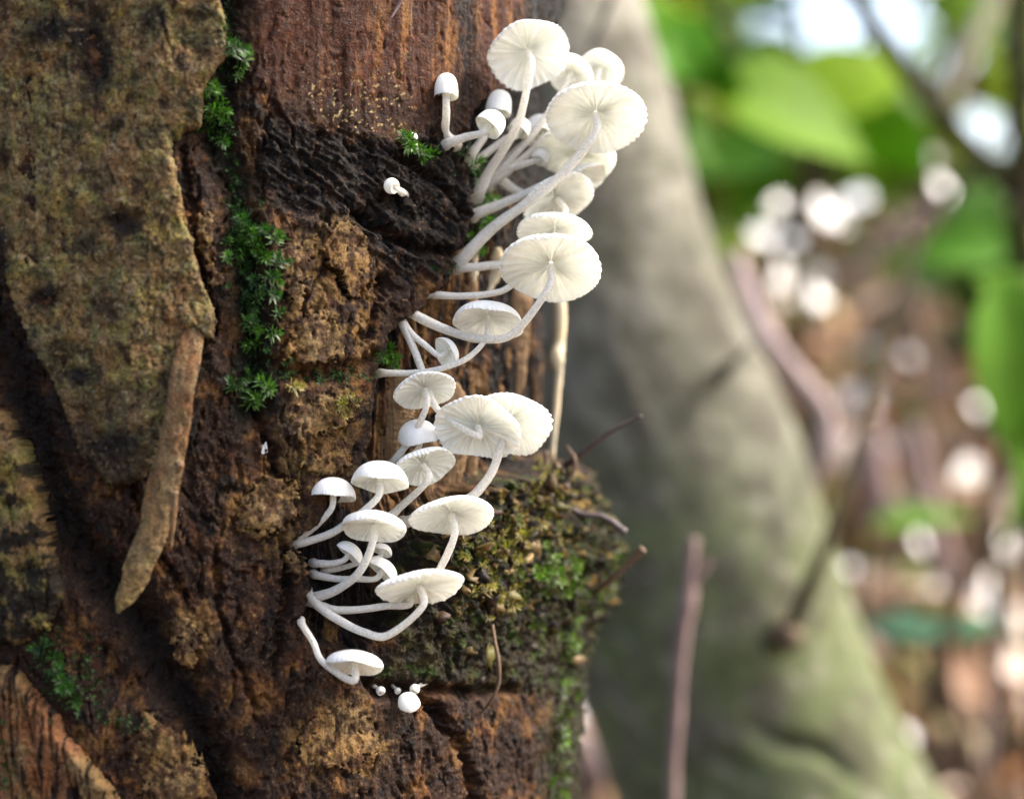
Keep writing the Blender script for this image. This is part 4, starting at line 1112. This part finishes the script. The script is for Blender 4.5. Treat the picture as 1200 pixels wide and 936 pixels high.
for (pp, rd, mt, lb) in [([(1010, 470, 1.4), (1050, 380, 1.4), (1110, 250, 1.4), (1150, 160, 1.4)], (5, 5, 4, 3), M_DARKTWIG, "thin dark sapling stem crossing behind the knotted branch"),
                         ([(1120, 620, 1.1), (1085, 480, 1.1), (1078, 400, 1.1), (1060, 300, 1.1)], (5, 5, 4, 4), M_TWIG, "thin brown upright shoot rising from the bank"),
                         ([(985, 330, 1.6), (1060, 262, 1.6), (1130, 240, 1.6), (1210, 250, 1.6)], (7, 8, 8, 7), M_PINK, "pinkish level branch along the bank crest"),
                         ([(840, 20, 1.2), (880, 90, 1.2), (930, 180, 1.2), (975, 240, 1.2)], (5, 6, 6, 5), M_OLIVE, "thin olive shoot slanting through the broad leaves"),
                         ([(1150, 936, 0.9), (1165, 820, 0.9), (1185, 690, 0.9), (1205, 600, 0.9)], (6, 7, 6, 6), M_PINK, "slim pinkish stem leaning at the thicket edge"),
                         ([(1035, 930, 1.1), (1010, 800, 1.1), (1005, 690, 1.1), (1010, 600, 1.1)], (6, 6, 5, 4), M_OLIVE, "slim olive shoot standing close behind the grey tree"),
                         ([(1040, 250, 1.9), (1100, 330, 1.9), (1170, 400, 1.9)], (6, 7, 6), M_DARKTWIG, "dark fallen twig near the crest of the bank")]:
    bg_twig("thin_twig", pp, rd, mt, lb, "twig")
for i, (pp, rd, lb) in enumerate([([(1066, 500), (1085, 590), (1108, 660), (1130, 730)], (14, 16, 15, 12), "long pinkish fallen stick propped on the leaf bank"),
                     ([(1018, 500), (1026, 560), (1038, 640)], (14, 20, 13), "short thick pale stick beside the long pinkish one"),
                     ([(1062, 330), (1085, 420), (1105, 470)], (9, 11, 8), "orange-brown fallen stick high on the bank"),
                     ([(740, 960), (705, 905), (668, 850)], (16, 18, 12), "pale pinkish fallen stick under the grey tree")]):
    D = min(bank_D(*p) for p in pp) - 0.03
    bg_twig("fallen_stick", [(x, y, D) for x, y in pp], rd, [M_PINK, M_PINK, M_TWIG, M_PINK][i], lb, "stick")

# ------------------------------------------------------------------ green plants
def gcol(r=None):
    r = r or rs
    k = r.random()
    return (0.055 + 0.07 * k, 0.15 + 0.12 * k, 0.012 + 0.012 * k)
def big_leaf(root, x, y, D, lenpx, ang, facing, col, w=0.42):
    p = B(x, y, D); ln = lenpx * PX * D / D0
    d = Vector((math.cos(math.radians(ang)), 0.25, math.sin(math.radians(ang))))
    return single_leaf("leaf", p, ln, d, facing, M_LEAF, col, parent=root, wmax=w)
def plant(name, label, stem, rad, leaves, cat="plant", mat=None):
    root = thing(name, B(*stem[-1]), label, cat)
    bg_twig("stem", stem, rad, mat or M_OLIVE, None, None, root)
    for L in leaves: big_leaf(root, *L)
    return root
F1, F2, F3 = (0.1, -0.75, 0.65), (0.45, -0.5, 0.7), (-0.2, 0.55, 0.8)
plant("broadleaf_sapling", "sapling with broad bright green leaves above the leaf bank", [(1010, 40, 0.98), (960, 180, 1.0), (900, 330, 1.05), (880, 560, 1.1), (875, 900, 1.15)], (4, 6, 7, 8, 8),
      [(935, 140, 0.93, 210, -18, F1, (0.12, 0.23, 0.004), 0.40), (1005, 95, 0.97, 170, 25, F2, (0.18, 0.29, 0.008), 0.38), (862, 185, 0.98, 130, 190, F1, (0.10, 0.24, 0.015), 0.38),
       (1045, 165, 1.0, 120, -30, F3, (0.12, 0.25, 0.02), .4), (890, 225, 1.0, 110, 215, F3, (0.07, 0.17, 0.012), .36)])
plant("shrub_sprig", "leafy sprig touching the upper part of the grey tree", [(775, -30, 0.9), (790, 60, 0.9), (800, 200, 0.95), (790, 700, 1.0)], (4, 5, 6, 7),
      [(790, 45, 0.88, 110, 110, F1, (0.09, 0.26, 0.012), .45), (760, 25, 0.86, 80, 60, F2, (0.14, 0.30, 0.02), .4), (835, 90, 0.92, 90, -20, F3, (0.06, 0.15, 0.012), .4), (822, 170, 0.95, 90, -50, F1, (0.08, 0.19, 0.02), .4)])
plant("glossy_shrub", "glossy bluish-green leafed shrub shoot under the sky", [(930, -30, 1.1), (940, 100, 1.1), (945, 320, 1.15), (940, 700, 1.2)], (4, 5, 6, 6),
      [(895, 20, 1.05, 120, 165, (0.2, -0.1, 1), (0.05, 0.11, 0.07), .42), (955, -5, 1.05, 110, 10, (0.1, -0.15, 1), (0.05, 0.12, 0.06), .42), (870, 75, 1.1, 80, 200, F1, (0.06, 0.14, 0.03), .4)])
plant("low_green_plant", "plant with dark and light green leaves below the slanting branch", [(1130, 280, 1.0), (1150, 360, 1.0), (1165, 600, 1.0), (1170, 1000, 1.0)], (4, 5, 6, 7),
      [(1120, 290, 0.98, 120, 175, F1, (0.08, 0.2, 0.015), .42), (1165, 305, 1.0, 100, -30, F3, (0.035, 0.1, 0.01), .42), (1085, 310, 1.0, 90, 200, F2, (0.10, 0.22, 0.02), .42), (1150, 250, 1.0, 90, 60, F1, (0.06, 0.15, 0.015), .42)])
plant("large_leaf_stem", "stem with a large drooping light green leaf at the thicket edge", [(1200, 330, 0.72), (1215, 480, 0.74), (1220, 1050, 0.78)], (5, 6, 8),
      [(1188, 440, 0.70, 230, -78, F1, (0.10, 0.22, 0.02), .30), (1192, 585, 0.7, 130, -95, F2, (0.09, 0.2, 0.02), .3), (1185, 340, 0.72, 90, 150, F1, (0.12, 0.25, 0.02), .4)])
plant("teal_seedling", "seedling with a pair of bluish green leaves in the litter", [(1085, 728, 0.8), (1092, 790, 0.8), (1094, 960, 0.8)], (4, 5, 5),
      [(1055, 735, 0.8, 90, 172, (0.2, -0.5, 0.8), (0.07, 0.15, 0.085), .36), (1130, 735, 0.8, 100, 12, (0.2, -0.4, 0.8), (0.06, 0.14, 0.07), .3)])
plant("grass_blade_plant", "narrow bright green blade lying across the sticks", [(1060, 610, 1.0), (1050, 700, 1.0), (1048, 900, 1.0)], (3, 3, 3),
      [(1085, 606, 1.0, 130, 4, F1, (0.14, 0.28, 0.03), .12)])

# thicket on and behind the crest
T4 = []
for i in range(5):
    T, F = leaf_template(8, 5, 1, rs.uniform(.1, .35), rs.uniform(.1, .5), rs.uniform(.34, .48))
    T4.append([])
    for c in ((0.11, 0.2, 0.015), (0.17, 0.27, 0.02), (0.06, 0.12, 0.012), (0.21, 0.26, 0.03), (0.15, 0.17, 0.04)):
        me = mk_mesh("leaf", T, F, np.tile(np.array(c), (len(T), 1))); me.materials.append(M_LEAF); T4[-1].append(me)
GAPS = [(985, 30, 62), (1140, 105, 62), (900, 10, 40), (1105, 40, 30)]
def in_gap(p):
    k = D0 / (p.y + D0)
    x, y = 600 + p.x * k / PX, 468 - p.z * k / PX
    return any((x - a) ** 2 + (y - b) ** 2 < r * r for a, b, r in GAPS)
def bush(px, py, D, rpx, n, label, size=0.062):
    n = int(n * 1.9)
    c = B(px, py, D); gz = float(ground_z(np.array(c.x), np.array(c.y)))
    base = Vector((c.x, c.y, gz - 0.01))
    root = thing("thicket_bush", base, label, "bush", "bushes behind the bank")
    R = rpx * PX * D / D0
    for i in range(4):
        q = c + Vector((rs.uniform(-.7, .7) * R, rs.uniform(-.5, .5) * R, rs.uniform(.1, .8) * R))
        V, F = tube([base + Vector((rs.uniform(-.02, .02), 0, 0)), base.lerp(q, .5) + Vector((rs.uniform(-.04, .04), 0, 0)), q], [0.008, 0.006, 0.003], 14, 7, 0.2, i)
        part("stem", faces_mesh("stem", V, F), M_TWIG, root)
    for i in range(n):
        v = Vector((rs.gauss(0, 1), rs.gauss(0, 1), rs.gauss(0, 1))).normalized() * (rs.random() ** 0.4)
        p = c + Vector((v.x * R, v.y * R * .6, v.z * R))
        if p.z < gz + 0.02 or in_gap(p): continue
        o = bpy.data.objects.new("leaf", rs.choice(rs.choice(T4))); COL.objects.link(o)
        o.parent = root; o.matrix_parent_inverse = PINV[root.name]
        d = Vector((rs.uniform(-1, 1), rs.uniform(-1, 1), rs.uniform(-.7, .3)))
        nn = Vector((rs.uniform(-.5, .6), rs.uniform(-.9, .3), rs.uniform(.2, 1)))
        x = d.normalized(); nn = (nn - x * nn.dot(x)).normalized(); y = nn.cross(x)
        M = Matrix((x, y, nn)).transposed().to_4x4()
        o.matrix_basis = Matrix.Translation(p) @ M @ Matrix.Scale(size * rs.uniform(.6, 1.25), 4)
for a_ in [(800, 60, 2.0, 130, 60, "green bush rising behind the upper grey tree trunk"), (800, 210, 1.9, 110, 46, "low bush at the bank edge by the grey tree"), (930, 120, 2.3, 150, 60, "broad bush behind the bright green sapling"),
           (1080, 60, 2.4, 130, 46, "light bush behind the slanting olive branch"), (1180, 150, 2.2, 130, 50, "tall bush behind the upright olive stem"), (1040, 190, 2.5, 120, 36, "sparse bush on the bank crest"),
           (1190, 330, 1.7, 90, 34, "dark bush low on the bank by the large drooping leaf"), (700, 130, 2.4, 160, 40, "bush hidden mostly by the grey tree trunk"), (1320, 100, 2.0, 200, 50, "bush standing past the upright olive stem")]:
    bush(*a_)
n = 5200
D = nr.uniform(3.6, 10, n); X = nr.uniform(-0.25, 0.6, n) * D; Z = nr.uniform(0.0, 0.42, n) ** 1.0 * D * 0.9 + 0.1
cl_ = fbm(X / D * 16, Z / D * 16 + D * 0.3, 3, 401)
fx, fy = project(X, D - D0, Z)
keep = cl_ > -0.12
for a_, b_, r_ in GAPS: keep &= (fx - a_) ** 2 + (fy - b_) ** 2 > (r_ + 14) ** 2
P = np.stack([X, D - D0, Z], -1)[keep]
pf = np.array([(0.08, 0.2, 0.02), (0.12, 0.24, 0.02), (0.16, 0.25, 0.04), (0.06, 0.13, 0.015), (0.16, 0.14, 0.05)])
cl = pf[nr.integers(0, len(pf), len(P))] * nr.uniform(.7, 1.2, (len(P), 1))
V, F, C = scatter_leaves(P, nr.uniform(0.10, 0.2, len(P)) * (D[keep] / 4), cl, 1.0)
obj("forest_foliage", mk_mesh("forest_foliage", V, F, C), M_LEAF, None, "distant blurred green forest foliage with sky showing through", "foliage", None, "stuff")
